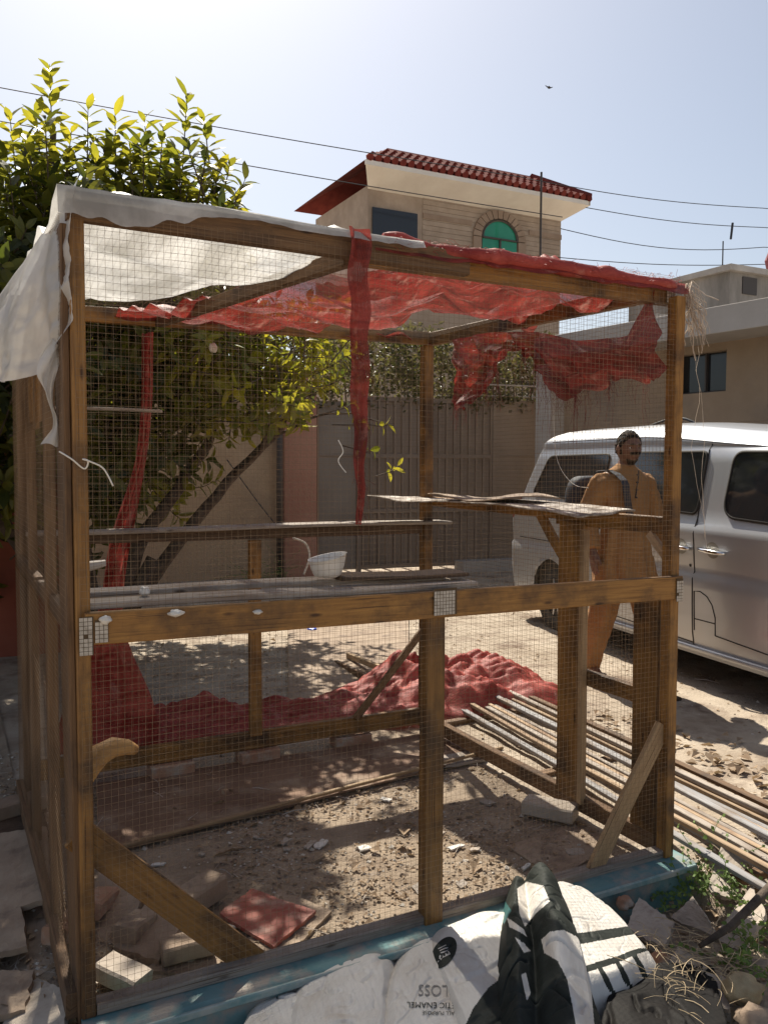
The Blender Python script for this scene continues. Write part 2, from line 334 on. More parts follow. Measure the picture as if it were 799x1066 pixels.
# ---------------------------------------------------------------- cage
W, H, D, MZ = 2.134, 2.18, 1.80, 1.09
cage = thing('wooden_cage', (1.067, .9, 0), 'tall stained wooden cage frame covered with wire mesh, standing on the teal kerb', 'cage')
def part(name, mats, *beams, parent=None, label=None):
    b = MB()
    for q in beams: b.beam(*q[0], **q[1])
    o = b.build(name, mats, parent or cage)
    if label: o['label'] = label
    return o
def B(p0, p1, w, t, side=(0, 0, 1), **k):
    k.setdefault('seg', 6); k.setdefault('bow', .004); return ((p0, p1, w, t, side), k)
# front posts
part('post', 'wood', B((.02, .02, .0), (.018, .02, H-.08), .036, .036, (1, 0, 0)))
part('post', 'wood_old', B((.0, .10, -.03), (-.012, .115, H-.09), .17, .018, (0, 1, 0)), label='wide dusty board beside the front left post')
part('post', 'wood', B((2.113, .02, 0), (2.113, .02, H-.08), .042, .05, (1, 0, 0)))
part('post', 'wood', B((2.118, .13, .02), (2.118, .13, 1.04), .13, .035, (0, 1, 0)))
part('post', 'wood', B((1.082, .022, -.02), (1.082, .022, MZ-.085), .066, .05, (1, 0, 0)))
# back posts
part('post', 'wood_old', B((.02, 1.79, -.05), (.02, 1.79, H), .05, .04, (1, 0, 0)))
part('post', 'wood', B((2.10, 1.82, .0), (2.10, 1.82, H-.04), .055, .06, (1, 0, 0)))
part('post', 'wood', B((1.09, 1.80, .10), (1.09, 1.80, 1.10), .06, .04, (1, 0, 0)))
# left side intermediate post, door-like boards
part('post', 'wood_old', B((-.005, .52, .0), (-.005, .52, H-.06), .07, .03, (0, 1, 0)))
part('post', 'wood_old', B((-.0, 1.2, .0), (-.0, 1.2, H-.06), .05, .03, (0, 1, 0)))
part('board', 'wood', B((-.004, .72, 1.62), (-.004, .72, H-.06), .1, .012, (0, 1, 0)))
part('board', 'wood', B((-.004, .90, 1.60), (-.004, .90, H-.06), .1, .012, (0, 1, 0)))
part('board', 'wood', B((-.004, 1.06, 1.63), (-.004, 1.06, H-.06), .1, .012, (0, 1, 0)))
# top rails
part('rail', 'wood_old', B((-.005, .02, H-.045), (1.20, .022, H-.062), .072, .042, (0, 0, 1)))
part('rail', 'wood', B((.86, .064, H-.060), (2.128, .062, H-.068), .07, .042, (0, 0, 1)))
part('rail', 'wood_old', B((.02, .03, H-.05), (.02, 1.84, H-.03), .07, .038, (0, 0, 1)))
part('rail', 'wood', B((2.10, .09, H-.045), (2.10, 1.83, H-.005), .07, .04, (0, 0, 1)))
part('rail', 'wood', B((.0, 1.80, H-.02), (2.12, 1.80, H+.0), .07, .04, (0, 0, 1)))
part('rail', 'wood_old', B((.80, .05, H-.08), (.62, 1.78, H-.03), .05, .035, (0, 0, 1)))
# middle rails
part('rail', 'wood', B((.02, -.012, 1.052), (2.13, -.012, 1.03), .085, .024, (0, 0, 1), seg=10))
part('rail', 'wood_dark', B((.02, 1.83, 1.135), (2.12, 1.83, 1.125), .05, .03, (0, 0, 1)))
part('rail', 'wood', B((2.13, .06, 1.255), (2.13, .70, 1.255), .065, .03, (0, 0, 1)))
part('rail', 'wood', B((2.13, .70, 1.27), (2.13, 1.80, 1.28), .05, .03, (0, 0, 1)))
part('rail', 'wood', B((2.118, .195, .58), (2.118, .50, .58), .065, .03, (0, 0, 1)))
part('rail', 'wood_old', B((.0, .03, 1.05), (.0, 1.8, 1.05), .05, .03, (0, 0, 1)))
part('post', 'wood', B((2.112, .575, .04), (2.112, .575, 1.24), .15, .035, (0, 1, 0)))
part('post', 'wood_pale', B((2.09, .475, .04), (2.09, .475, 1.21), .03, .03, (0, 1, 0)))  # pale strip, the sunlit edge of the post put into its colour
# bottom rails
part('rail', 'wood', B((.02, 1.82, .075), (2.1, 1.82, .065), .09, .035, (0, 0, 1)))
part('rail', 'wood_old', B((2.115, .06, .03), (2.115, 1.79, .03), .07, .04, (0, 0, 1)))
part('rail', 'wood_grey', B((.04, .03, .014), (2.12, .03, .010), .03, .05, (0, 0, 1), seg=10))
part('rail', 'wood_old', B((-.02, .03, .03), (-.02, 1.8, .02), .07, .03, (0, 0, 1)))
# braces
part('brace', 'wood', B((-.0, .052, .49), (.50, .052, -.01), .085, .02, (0, 0, 1)))
part('brace', 'wood_pale', B((2.10, .03, .50), (1.77, .03, .0), .07, .022, (1, 0, 0)))
part('brace', 'wood_old', B((2.07, 1.79, .56), (1.65, 1.79, .11), .04, .02, (1, 0, 0)))
part('brace', 'wood', B((2.12, .82, 1.26), (2.12, .62, 1.05), .05, .022, (0, 1, 0)))
part('brace', 'wood_tan', B((2.125, .14, 1.22), (2.125, .03, 1.11), .035, .02, (0, 1, 0)))
# shelf boards on the middle rail and on the back rail
b = MB(); b.beam((.03, .055, 1.104), (1.24, .045, 1.092), .09, .018, (0, 1, 0), seg=10, bow=.006); b.build('shelf_board', 'wood_grey', cage)
b = MB(); b.beam((.04, .235, 1.112), (1.18, .16, 1.104), .10, .016, (0, 1, 0), seg=10, bow=.006); b.build('shelf_board', 'wood_grey', cage)
b = MB(); b.beam((.80, .15, 1.122), (1.24, .115, 1.118), .14, .012, (0, 1, 0), seg=6, bow=.004); b.build('shelf_board', 'wood_dark', cage)
b = MB(); b.beam((.02, 1.80, 1.170), (2.2, 1.78, 1.165), .16, .016, (0, 1, 0), seg=12, bow=.008); b.build('shelf_board', 'wood_grey', cage)
b = MB(); b.beam((.05, 1.74, 1.73), (.62, 1.76, 1.73), .05, .014, (0, 1, 0), seg=5, bow=.004); b.build('shelf_board', 'wood_grey', cage)

# wire mesh panels
def meshpanel(o, uv_, vv_, nu_len, nv_len, nrm, sp=.0185, r=.00047, wav=.006, hole=None):
    b = MB(); o = V(o); ud = V(uv_); vd = V(vv_); nn = V(nrm)
    def P(a, c): return o+ud*a+vd*c+nn*(wav*fbm(a, c, o.x+o.y, 1.6, 3)) + vd*(.006*n3(a*1.7, c*1.7, 4)+.0018*n3(a*9, c*9, 1)) + ud*(.006*n3(a*1.6, c*1.6, 9)+.0018*n3(a*9, c*9, 6))
    def line(pts):
        vs = []
        for p in pts:
            for k in range(3):
                th = k*2.0944
                vs.append(p + nn*(r*math.cos(th)) + (vd if lv else ud)*(r*math.sin(th)))
        fs = []
        for i in range(len(pts)-1):
            for k in range(3): fs.append((i*3+k, i*3+(k+1) % 3, i*3+3+(k+1) % 3, i*3+3+k))
        b.add(vs, fs, [(0, 0)]*len(vs))
    lv = True; c = 0
    while c <= nv_len:
        n = max(6, int(nu_len/.09)); line([P(nu_len*i/n, c) for i in range(n+1)]); c += sp
    lv = False; a = 0
    while a <= nu_len:
        n = max(6, int(nv_len/.09)); line([P(a, nv_len*i/n) for i in range(n+1)]); a += sp
    return b.build('wire_mesh', 'wire', cage, kind='stuff')
meshpanel((.01, -.003, .02), (1, 0, 0), (0, 0, 1), 2.11, 2.10, (0, 1, 0), wav=.008)
meshpanel((2.137, .02, .02), (0, 1, 0), (0, 0, 1), 1.78, 2.10, (1, 0, 0))
meshpanel((.01, 1.842, .05), (1, 0, 0), (0, 0, 1), 2.10, 2.08, (0, 1, 0), sp=.021)
meshpanel((-.022, .02, .02), (0, 1, 0), (0, 0, 1), 1.78, 2.10, (1, 0, 0))
meshpanel((.01, .03, H-.004), (1, 0, 0), (0, 1, 0), 2.10, 1.78, (0, 0, 1), sp=.021)

# perforated whitish plates nailed over the joints
def plate(cx, cz, w_, h_, seed, y=-.030):
    b = MB(); rr = random.Random(seed)
    st = .011
    for j in range(int(h_/st)):
        for i in range(int(w_/st)):
            x0 = cx-w_/2+i*st; z0 = cz-h_/2+j*st
            if rr.random() < .02: continue
            b.add([(x0+.0007, y, z0+.0007), (x0+st-.0007, y, z0+.0007), (x0+st-.0007, y, z0+st-.0007), (x0+.0007, y, z0+st-.0007)], [(0, 1, 2, 3)])
    b.add([(cx-w_/2, y+.002, cz-h_/2), (cx+w_/2, y+.002, cz-h_/2), (cx+w_/2, y+.002, cz+h_/2), (cx-w_/2, y+.002, cz+h_/2)], [(0, 1, 2, 3)], mi=1)
    b.build('joint_plate', ['galv', 'hole'], cage)
plate(.022, 1.035, .036, .10, 1); plate(.060, 1.045, .034, .06, 5)
plate(1.10, 1.05, .085, .085, 2); plate(2.112, 1.022, .034, .085, 3); plate(2.105, H-.068, .045, .06, 4, .038)

# ---------------------------------------------------------------- roof sheets and hanging cloth
def sheetfn(c00, c10, c11, c01, sag=0, amp=.01, sc=4, seed=0, fold=(1, 1), nrm=(0, 0, 1)):
    c00, c10, c11, c01 = map(V, (c00, c10, c11, c01)); nn = V(nrm)
    def f(u, v):
        p = c00*(1-u)*(1-v)+c10*u*(1-v)+c11*u*v+c01*(1-u)*v
        return p + nn*(-sag*math.sin(u*math.pi)*math.sin(v*math.pi) + amp*ridge(u*fold[0], v*fold[1], seed, sc, 4)*(.4+.6*abs(n3(u*2, v*2, seed+3))) + amp*.7*fbm(u*fold[0], v*fold[1], seed+9, sc*2))
    return f
# milky film over left half
def film(u, v):
    x = -.03 + u*1.05; y = -.02 + v*1.15
    z = H+.010-.022*smooth(.1, .9, x)*(1-v) - .05*math.sin(min(1, v)*math.pi)*(.5+.5*math.sin(u*3.14)) + .05*(1-abs(n3(x*1.3+y*1.2, y*3.2-x*1.5, 6))*2.5)+.03*crum(x, y*1.6, 3, 4)-.03 + .006*fbm(x, y, 3, 9)
    edge = 1.72-.95*smooth(.25, 1.0, x)+.08*n3(x*5, 3.3)+.04*n3(x*17, 2)
    y = -.02 + v*(edge+.02)
    if v < .06: # wraps over the front rail
        y = -.012-.018*(1-v/.06); z = H + .008-.022*smooth(.1, .9, x) - (.03+.055*(1-smooth(.15, .5, x)))*(1-v/.06)*(1+.3*n3(x*4, 1)+.25*n3(x*19, 4))
    return V((x, y, z))
b = MB(); b.grid(film, 90, 60, (2, 2)); o = b.build('plastic_sheet', 'film', smooth=True)
tag(o, 'milky white plastic film stretched over the left half of the cage roof', 'plastic sheet')
# corner film hanging to the left
def hang(u, v):
    p0 = V((.02, -.03, H+.012)).lerp(V((-.03, 1.0, H+.0)), u)
    L = .36 + .20*u**.8 + .05*math.sin(u*9)
    out = .12 + .38*u
    f = math.sin(u*34+v*3)*.016*v + .035*crum(u*1.2, v*.5, 5, 6)*v + .03*math.sin(u*11+1)*v+.012*crum(u, v, 2, 14)*v
    y = p0.y + .06*v*math.sin(u*5)+.55*u*v + f*.6
    x = p0.x - out*(v**.8)*.42 - .02*math.sin(v*3.14) + f - .10*u*v
    z = p0.z - L*v - .03*u*v
    return V((x, y, z))
b = MB(); b.grid(hang, 110, 50, (2, 1.2)); o = b.build('plastic_sheet', 'film_torn', smooth=True)
tag(o, 'milky film flap drooping from the upper left corner of the cage', 'plastic sheet')
def strip(u, v):
    z = 1.80-v*.27; x = .0 - .012 - .02*v + (u-.5)*(.03+.02*math.sin(v*7)+.04*(v > .85)*(v-.85)*6) - .02*math.sin(v*5)
    return V((x-.01, .10 + .05*v + .012*math.sin(u*9+v*8), z + .02*n3(u*3, v*3)))
b = MB(); b.grid(strip, 12, 40, (.2, 1)); o = b.build('torn_plastic_strip', 'film_torn', smooth=True)
tag(o, 'torn whitish plastic strip dangling beside the front left post', 'plastic strip')
# red net over right half
def rednet(u, v):
    x = .86 + u*1.30; y = -.02 + v*1.88
    if u < .02: x += .03*n3(v*8, 1)
    x2 = x - .45*smooth(.25, 1, v)*(1-u)
    z = H-.015 - .035*math.sin(v*math.pi)*(.6+.4*math.sin(u*6)) + .05*(1-abs(n3(x2*1.5+y*1.2, y*4.2-x2*1.8, 6))*2.5)+.035*crum(x2, y*1.6-x2*.5, 3, 5)-.03 + .008*fbm(x2, y, 3, 12)
    if v < .05: z = H-.02-.045*(1-v/.05)*(1+.6*n3(x*6, 1)); y = .03-.04*(1-v/.05)
    return V((x2, y, z))
b = MB(); b.grid(rednet, 120, 90, (2.4, 3.2), keep=lambda u, v: not (v > .55 and u > .62+.10*n3(v*6, u*3) and v < .93) and not (v > .93 and n3(u*14, v*9) > .1)); o = b.build('red_shade_net', 'tarp', smooth=True)
tag(o, 'ragged red shade net spread over the right half of the cage roof', 'shade net')
# rolled front hem of red net
b = MB()
pts = []; rs = []
for i in range(60):
    f = i/59; x = .90+f*1.20
    pts.append((x, .020+.012*n3(f*9, 2), H-.030+.016*(1-smooth(0, .15, f))+.010*fbm(f*7, 1, 0, 1)-.010*smooth(.5, 1, f))); rs.append(.027*(.55+.6*abs(n3(f*13, 5))+.35*math.sin(f*3.1)))
b.tube(pts, rs, 9)
for k in range(420):
    f = R.random(); p = V((.90+f*1.22, .0+R.uniform(-.02, .04), H-.015+R.uniform(-.03, .006))); d = V((R.uniform(-1, 1), R.uniform(-1, .3), R.uniform(-.6, .5))).normalized()*R.uniform(.008, .03)
    b.tube([p, p+d*.5+V((0, 0, .003)), p+d], .0006, 3, cap=False)
b.build('rolled_hem', 'tarp_heap', o, smooth=True).parent = o
# tall thin red strip in front
def rstrip(u, v):
    wdt = .068*(1-.25*v) if v < .62 else .052*(1-(v-.62)*1.9)
    wdt = max(.006, wdt)
    z = 2.17 - v*.87
    x = .795+.015*v + (u-.5)*wdt + .006*n3(v*9, u) + .004*math.sin(v*30)
    return V((x, -.022-.010*math.cos(u*6)+.006*n3(v*7, u*4, 2) + .02*v, z))
b = MB(); b.grid(rstrip, 14, 70, (.1, 1.2))
for k in range(120):
    v = R.uniform(.3, 1); p = rstrip(R.choice([0, 1]), v); d = V((R.uniform(-.2, .5), R.uniform(-.5, .3), -R.uniform(0, 1)))*.06*R.random()
    b.tube([p, p+d*.5+V((.004, 0, 0)), p+d], .0005, 3, cap=False)
o = b.build('red_cloth_strip', 'tarp', smooth=True)
tag(o, 'long narrow red net strip hanging from the middle of the front top rail', 'cloth strip')
# red drape along the right side, behind the front right post
def interp0(tb, z):
    for (a, b_), (c_, d_) in zip(tb, tb[1:]):
        if z <= c_: return b_+(d_-b_)*(z-a)/(c_-a)
    return tb[-1][1]
def drape(u, v):
    y = .03+u*1.39
    top = interp0([(0, 2.12), (.02, 2.12), (.08, 1.97), (.3, 1.99), (.5, 2.06), (.75, 2.11), (1, 2.12)], u)
    bot = interp0([(0, 1.80), (.08, 1.81), (.18, 1.82), (.28, 1.77), (.36, 1.76), (.43, 1.86), (.52, 1.93), (.58, 2.0), (.67, 2.01), (.71, 1.92), (.80, 1.83), (.93, 1.75), (1, 1.80)], u)+.035*n3(u*24, 2)+.02*n3(u*60, 4)
    Ls = top-bot
    f = .035*math.sin(u*38+v*2.5+3*n3(u*4, 1))*(.25+v)*(1-.5*v) + .10*crum(u*1.4+v*.25, v*.5, 8, 5)*(.2+.8*v)+.05*(1-abs(n3(u*9+v*2, v*1.5, 4))*2.5)*(.2+v)-.05
    return V((2.055+f-.02*v, y + .02*math.sin(v*5+u*9), top-v*max(.04, Ls)))
b = MB(); b.grid(drape, 180, 30, (2.2, .6))
for k in range(260):
    u = R.uniform(.1, .95); p = drape(u, 1); L = R.uniform(.03, .22)*(1 if R.random() < .3 else .4)
    b.tube([p, p+V((R.uniform(-.01, .01), R.uniform(-.02, .02), -L*.5)), p+V((R.uniform(-.02, .02), R.uniform(-.03, .03), -L))], .0006, 3, cap=False)
o = b.build('red_drape', 'tarp', smooth=True)
tag(o, 'sagging torn red net drape slung along the inside of the right cage side', 'shade net')
# red cloth hanging down behind the back left, with tail
def tail(u, v):
    z = 2.12 - v*2.08
    cx = .58-.02*v if v < .45 else .57-.30*(v-.45)
    cx = .60 - .20*smooth(.1, .75, v)
    wd = .045+.05*smooth(.28, .5, v)+ .42*smooth(.60, 1, v)
    f = math.sin(u*20+v*6)*.02
    return V((cx+(u-.5)*wd+.02*n3(v*5, 2), 1.95+f+.12*v*v+.04*math.sin(u*6), z))
b = MB(); b.grid(tail, 40, 90, (.6, 2.4)); o = b.build('red_cloth_tail', 'tarp_heap', smooth=True)
tag(o, 'twisted red cloth hanging down behind the cage at its left end', 'cloth')
# crumpled heap behind the back rail
def heap(u, v):
    # u along, v across (0 front, 1 back)
    x = .55+u*2.75; yc = 2.38 - .05*u
    hgt = .16*smooth(0, .08, u)*(1-smooth(.10, .30, u)*.55)+.34*smooth(.42, .72, u)*(1-smooth(.80, 1, u))+.05
    hgt = .20*math.exp(-((u-.12)/.13)**2)+.07*math.exp(-((u-.38)/.15)**2)+.33*math.exp(-((u-.68)/.15)**2)+.17*math.exp(-((u-.88)/.09)**2)
    wd = .20+.34*smooth(.35, .7, u)*(1-smooth(.92, 1, u))
    a = math.sin(v*math.pi)
    ed = smooth(0, .10, v)*(1-smooth(.9, 1, v))*smooth(0, .03, u)*(1-smooth(.97, 1, u))
    X = u*2.75; Yv = (v-.5)*2*wd
    r = .55*crum(X+Yv*.5, Yv*1.3-X*.25, 3, 2.6)+.35*crum(X-Yv, Yv*2+X*.4, 8, 5.5)+.25*(1-abs(n3(X*3+Yv*4, Yv*2, 5))*3)+.08*crum(X*1.2+Yv*.3, Yv-X*.5, 12, 13)
    z = gh(x, yc)+.01 + hgt*a**.7*(.66+.42*r) + ed*.085*(r-.3)+ed*.003*fbm(u*30, v*12, 2, 3)
    y = yc+(v-.5)*2*wd + .06*n3(u*7, v*3, 11) - (1-v)*.04*n3(u*15, 1)
    return V((x+.05*n3(u*6, v*4, 21)*ed+.05*r*ed, y, z))
b = MB(); b.grid(heap, 300, 90, (5, 1.6)); o = b.build('red_tarp_heap', 'tarp_heap', smooth=True)
tag(o, 'crumpled heap of red tarpaulin lying on the ground behind the cage', 'tarp')

# bent sheet on the right side shelf; pale mottling paints its sunlit top
def bent(u, v):
    y = .30+u*1.58
    x = 2.20-(.30+.14*u)*v
    z = 1.300+.012*math.sin(u*4)-.030*v*(1-u)+.018*v*math.sin(u*3.5+.5) + .012*fbm(u*3, v*2, 4, 2) + .035*smooth(.75, 1, u)*v
    return V((x, y+.05*n3(v*3, u*2), z))
b = MB(); b.grid(bent, 50, 12, (1.4, .3)); o = b.build('bent_sheet', mat('sunlit_brown_card', (.20,.15,.11), .8, (.62,.56,.49), 14, bump=.4, bscale=50, contrast=(.42,.62)), smooth=True); solid(o, .007)
tag(o, 'warped pale mottled sheet lying as a shelf on the right side rail', 'sheet')
def bent2(u, v):
    p = bent(.28+u*.36, v*.9); p.z += .022+.014*math.sin(v*3+u*5); p.x -= .03; return p
b = MB(); b.grid(bent2, 20, 10, (.5, .3)); o = b.build('bent_sheet', M['slab'], smooth=True); solid(o, .006)
tag(o, 'smaller curled grey piece lying on top of the warped shelf sheet', 'sheet')

# white bowl on the shelf
b = MB(); c = V((.765, .13, 1.128))
prof = [(0, 0), (.030, .0), (.042, .006), (.052, .03), (.058, .062), (.061, .064), (.056, .06), (.047, .03), (.036, .010), (0, .008)]
def bowl(u, v):
    i = min(int(v*(len(prof)-1)), len(prof)-2); f = v*(len(prof)-1)-i
    r_ = prof[i][0]*(1-f)+prof[i+1][0]*f; z_ = prof[i][1]*(1-f)+prof[i+1][1]*f; th = u*2*math.pi
    q = 1+.05*math.sin(th*3+1)*(z_/.06)
    return V((c.x+math.cos(th)*r_*q, c.y+math.sin(th)*r_*q, c.z+z_+.012*math.cos(th)*(z_/.06)))
b.grid(bowl, 40, 18); o = b.build('plastic_bowl', 'bowl', smooth=True)
tag(o, 'small white plastic bowl standing on the shelf above the middle rail', 'bowl')
# crumpled white scraps and an egg-like ball on the boards
def scrap(p, s, m, name, label, cat, flat=.5, seed=1, group=None):
    bm = bmesh.new(); bmesh.ops.create_icosphere(bm, subdivisions=3, radius=s)
    for v in bm.verts:
        n_ = fbm(v.co.x/s+seed, v.co.y/s, v.co.z/s, 1.6, 3); v.co *= 1+.6*n_; v.co.z *= flat
    me = bpy.data.meshes.new(name); bm.to_mesh(me); bm.free(); me.materials.append(M[m] if isinstance(m, str) else m)
    me.polygons.foreach_set('use_smooth', [True]*len(me.polygons))
    o = bpy.data.objects.new(name, me); COL.objects.link(o); o.location = p
    return tag(o, label, cat, group) if label else o
q = at(150, 624, 1, .08); scrap((q.x, .07, 1.128), .014, 'bowl', 'white_ball', 'little whitish ball on the left part of the shelf board', 'ball', .95, 3)
q = at(183, 638, 1, -.03); scrap((q.x, -.030, q.z), .020, 'sack', 'plastic_scrap', 'crumpled white scrap stuck to the middle rail left of the bowl', 'scrap', .45, 5)
q = at(110, 645, 1, -.03); scrap((q.x, -.030, q.z), .015, 'sack', 'plastic_scrap', 'crumpled white scrap on the middle rail beside the left joint plate', 'scrap', .7, 8)
q = at(268, 637, 1, -.03); scrap((q.x, -.030, q.z), .013, 'sack', 'plastic_scrap', 'crumpled white scrap on the middle rail just left of the bowl', 'scrap', .5, 9)
# strings
def string(name, label, pts, r=.0016, m='wirecord', n=5, cat='string'):
    # smooth catmull
    P = [V(p) for p in pts]; out = []
    for i in range(len(P)-1):
        p0 = P[max(i-1, 0)]; p1 = P[i]; p2 = P[i+1]; p3 = P[min(i+2, len(P)-1)]
        for k in range(6):
            t = k/6; out.append(.5*((2*p1)+(p2-p0)*t+(2*p0-5*p1+4*p2-p3)*t*t+(3*p1-p0-3*p2+p3)*t**3))
    out.append(P[-1]); b = MB(); b.tube(out, r, n); o = b.build(name, m, smooth=True)
    return tag(o, label, cat)
string('knotted_string', 'pale knotted string tied round the front left post', [at(62, 470, 1, -.02), at(75, 478, 1, -.04), at(88, 488, 1, -.03), at(92, 480, 1, -.04), at(86, 478, 1, -.05), at(95, 481, 1, -.04), at(108, 488, 1, -.03), at(118, 506, 1, -.03)], .0022)
string('dangling_string', 'thin pale cord looping down inside the right side of the cage', [at(577, 400, 0, 2.08), at(576, 440, 0, 2.08), at(580, 480, 0, 2.08), at(595, 503, 0, 2.08), at(612, 508, 0, 2.08)], .0012)
# frayed bundle at front right top corner
b = MB()
for k in range(46):
    p = V((2.15, -.005+R.uniform(-.02, .03), H-.02-R.random()*.08)); pts = [p]
    L = R.uniform(.05, .22)
    for j in range(6):
        p = p+V((R.uniform(-.008, .022), R.uniform(-.02, .016), -L/6)); pts.append(p)
    b.tube(pts, R.uniform(.0006, .0020), 4)
for k in range(2):
    p = V((2.16, -.01, H-.10)); pts = [p+V((R.uniform(0, .03), R.uniform(-.02, .02), 0))]
    for j in range(14): p = p+V((R.uniform(-.012, .014), R.uniform(-.014, .014), -R.uniform(.05, .075))); pts.append(p)
    b.tube(pts, .0006, 3)
o = b.build('frayed_fibres', mat('frayed_beige_fibre', (.45,.36,.28), .9, (.62,.52,.42), 20), smooth=True)
tag(o, 'frayed beige fibres hanging off the upper right corner of the cage', 'fibres')

# ---------------------------------------------------------------- teal kerb
k = thing('teal_kerb', (1.1, -.02, -.1), 'low worn teal painted kerb under the front of the cage', 'kerb')
b = MB()
def kerb(u, v):
    x = .0 + u*2.18
    prof = [(-.085, -.20), (-.082, -.02), (-.076, -.008), (-.06, -.003), (.07, -.003), (.085, -.01), (.09, -.12)]
    i = min(int(v*6), 5); f = v*6-i
    y = prof[i][0]*(1-f)+prof[i+1][0]*f; z = prof[i][1]*(1-f)+prof[i+1][1]*f
    return V((x, y+.004*fbm(x, z, 3, 9), z+.004*fbm(x, y, 3, 12)))
b.grid(kerb, 90, 18); b.add([kerb(1, j/6) for j in range(7)], [tuple(range(7))]); b.add([kerb(0, j/6) for j in range(7)], [tuple(range(6, -1, -1))])
b.build('kerb_block', 'teal', k)
b = MB(); b.beam((.05, -.090, -.012), (2.16, -.090, -.012), .022, .012, (0, 0, 1), seg=20, bow=.003); b.build('kerb_edge_highlight', mat('teal_edge_highlight', (.15,.28,.28), .6, (.40,.42,.38), 9, contrast=(.4,.6)), k)  # paler strip along the front edge, a highlight put into colour


def prj(p):
    d = V(p)-CAM; z = d.dot(FW); return 399.5+FPX*d.dot(RI)/z, 533-FPX*d.dot(UP)/z
def pz(x, y, z): return at(x, y, 2, z)

# ---------------------------------------------------------------- lane wall, steel gate
GA = V((5.9, 8.1, 0)); GU = V((.99, -.11, 0)).normalized(); GN = V((-GU.y, GU.x, 0))   # GN points away from the camera
def gw(s, z, off=0): return GA+GU*s+GN*off+V((0, 0, z))
def wbox(b, s0, s1, z0, z1, o0, o1, mi=0):
    c = (o0+o1)/2; b.beam(gw(s0, (z0+z1)/2, c), gw(s1, (z0+z1)/2, c), z1-z0, abs(o1-o0), (0, 0, 1), mi, .004)
g = thing('steel_gate', gw(0, 0), 'brown ribbed sheet steel gate across the end of the lane', 'gate')
for (a, c_) in ((-1.13, -.12), (-.10, .90)):
    b = MB(); wbox(b, a, c_, .06, 2.42, .02, .035); l = b.build('gate_leaf', 'gate', g)
    b = MB()
    x = a+.03
    while x < c_-.02:
        b.beam(gw(x, .10, 0), gw(x, 2.40, 0), .035, .03, GU); x += .118
    b.build('rib', 'gate', l, kind='stuff').parent = l
    for z in (.08, .85, 1.62, 2.40):
        b = MB(); wbox(b, a, c_, z-.03, z+.03, -.012, .02); b.build('cross_bar', 'gate', l)
for s in (-1.16, .92):
    b = MB(); wbox(b, s-.03, s+.03, 0, 2.5, -.03, .04); b.build('gate_post', 'gate', g)
b = MB(); wbox(b, -1.75, -1.19, .05, 2.35, .01, .03); o = b.build('wicket_panel', mat('grey_brown_steel_panel', (.20,.165,.135), .6, (.27,.23,.19), 1.5), g)
b = MB(); wbox(b, -1.75, -1.19, 1.60, 1.63, -.004, .01); wbox(b, -1.75, -1.72, .05, 2.35, -.01, .01); b.build('panel_frame', 'gate', o).parent = o
b = MB(); wbox(b, .96, 1.95, .05, 2.45, .01, .03); o = b.build('side_panel', 'gate', g)
b = MB(); wbox(b, .96, 1.95, 1.63, 1.66, -.006, .01); wbox(b, .96, .99, .05, 2.45, -.012, .01); b.build('panel_frame', 'gate', o)
g2 = thing('gate_railing', gw(1.5, 2.45), 'thin metal railing on top of the steel gate', 'railing')
b = MB(); b.tube([gw(.6, 2.50), gw(1.98, 2.50)], .012, 6); b.tube([gw(.6, 2.66), gw(1.98, 2.66)], .012, 6); b.build('rail', 'conc_pale', g2)
b = MB()
for i in range(15): b.tube([gw(.62+i*.095, 2.46), gw(.62+i*.095, 2.74)], .007, 5)
b.build('baluster', 'frame_dk', g2, kind='stuff')
b = MB(); wbox(b, .3, 2.0, -.1, .13, -.30, .0); tag(b.build('door_step', 'conc_pale'), 'pale sunlit concrete step at the foot of the steel gate', 'step')
b = MB(); wbox(b, -6.5, -2.22, -.2, 2.6, .0, .2); wl = thing('garden_wall', gw(-4, 0), 'tan plastered wall behind the leafy tree', 'wall')
b.build('wall_face', 'plaster', wl)
b = MB(); wbox(b, -6.5, -2.22, 2.6, 2.68, -.05, .25); b.build('coping', 'conc', wl)
b = MB(); wbox(b, -2.22, -1.78, -.2, 2.75, -.08, .30); tag(b.build('gate_pillar', 'pillar'), 'faded pink plastered pillar left of the steel gate', 'pillar')
b = MB(); b.tube([gw(-2.30, 0, -.14), gw(-2.30, 2.7, -.14)], .045, 10); tag(b.build('drain_pipe', 'frame_dk', smooth=True), 'dark vertical pipe beside the pink pillar', 'pipe')
string('sloping_wire', 'thin dark stay wire slanting down to the foot of the dark pipe', [gw(-3.0, 1.55, -.2), gw(-2.6, 1.0, -.2), gw(-2.3, .62, -.2)], .008, 'cable', cat='wire')
# hedge over the gate
def foliage(name, m, pts, size, seed, parent=None, kind=None):
    rr = random.Random(seed); b = MB()
    for p in pts:
        p = V(p); a = V((rr.gauss(0, 1), rr.gauss(0, 1), rr.gauss(0, .8))).normalized(); c = a.orthogonal().normalized(); c.rotate(Matrix.Rotation(rr.random()*6.28, 3, a))
        L = size*rr.uniform(.6, 1.3); wd = L*.25; n_ = a.cross(c)
        b.add([p, p+a*L*.45+c*wd+n_*wd*.3, p+a*L, p+a*L*.45-c*wd+n_*wd*.3], [(0, 1, 2), (0, 2, 3)])
    return b.build(name, m, parent, kind=kind)
rr = random.Random(3); pts = []
while len(pts) < 9500:
    s = rr.uniform(-2.0, 2.3); z = rr.uniform(2.25, 3.75); o_ = rr.uniform(.05, .9)
    top = 3.45+.25*n3(s*1.7, 2)+.12*n3(s*6, 5)
    if z > top or (z < 2.45 + .12*n3(s*4, 9) and rr.random() < .8) : continue
    if fbm(s, z, o_, 2.2, 2) < -.12: continue
    if z < 2.5: o_ = rr.uniform(-.12, .05)
    pts.append(gw(s, z, o_))
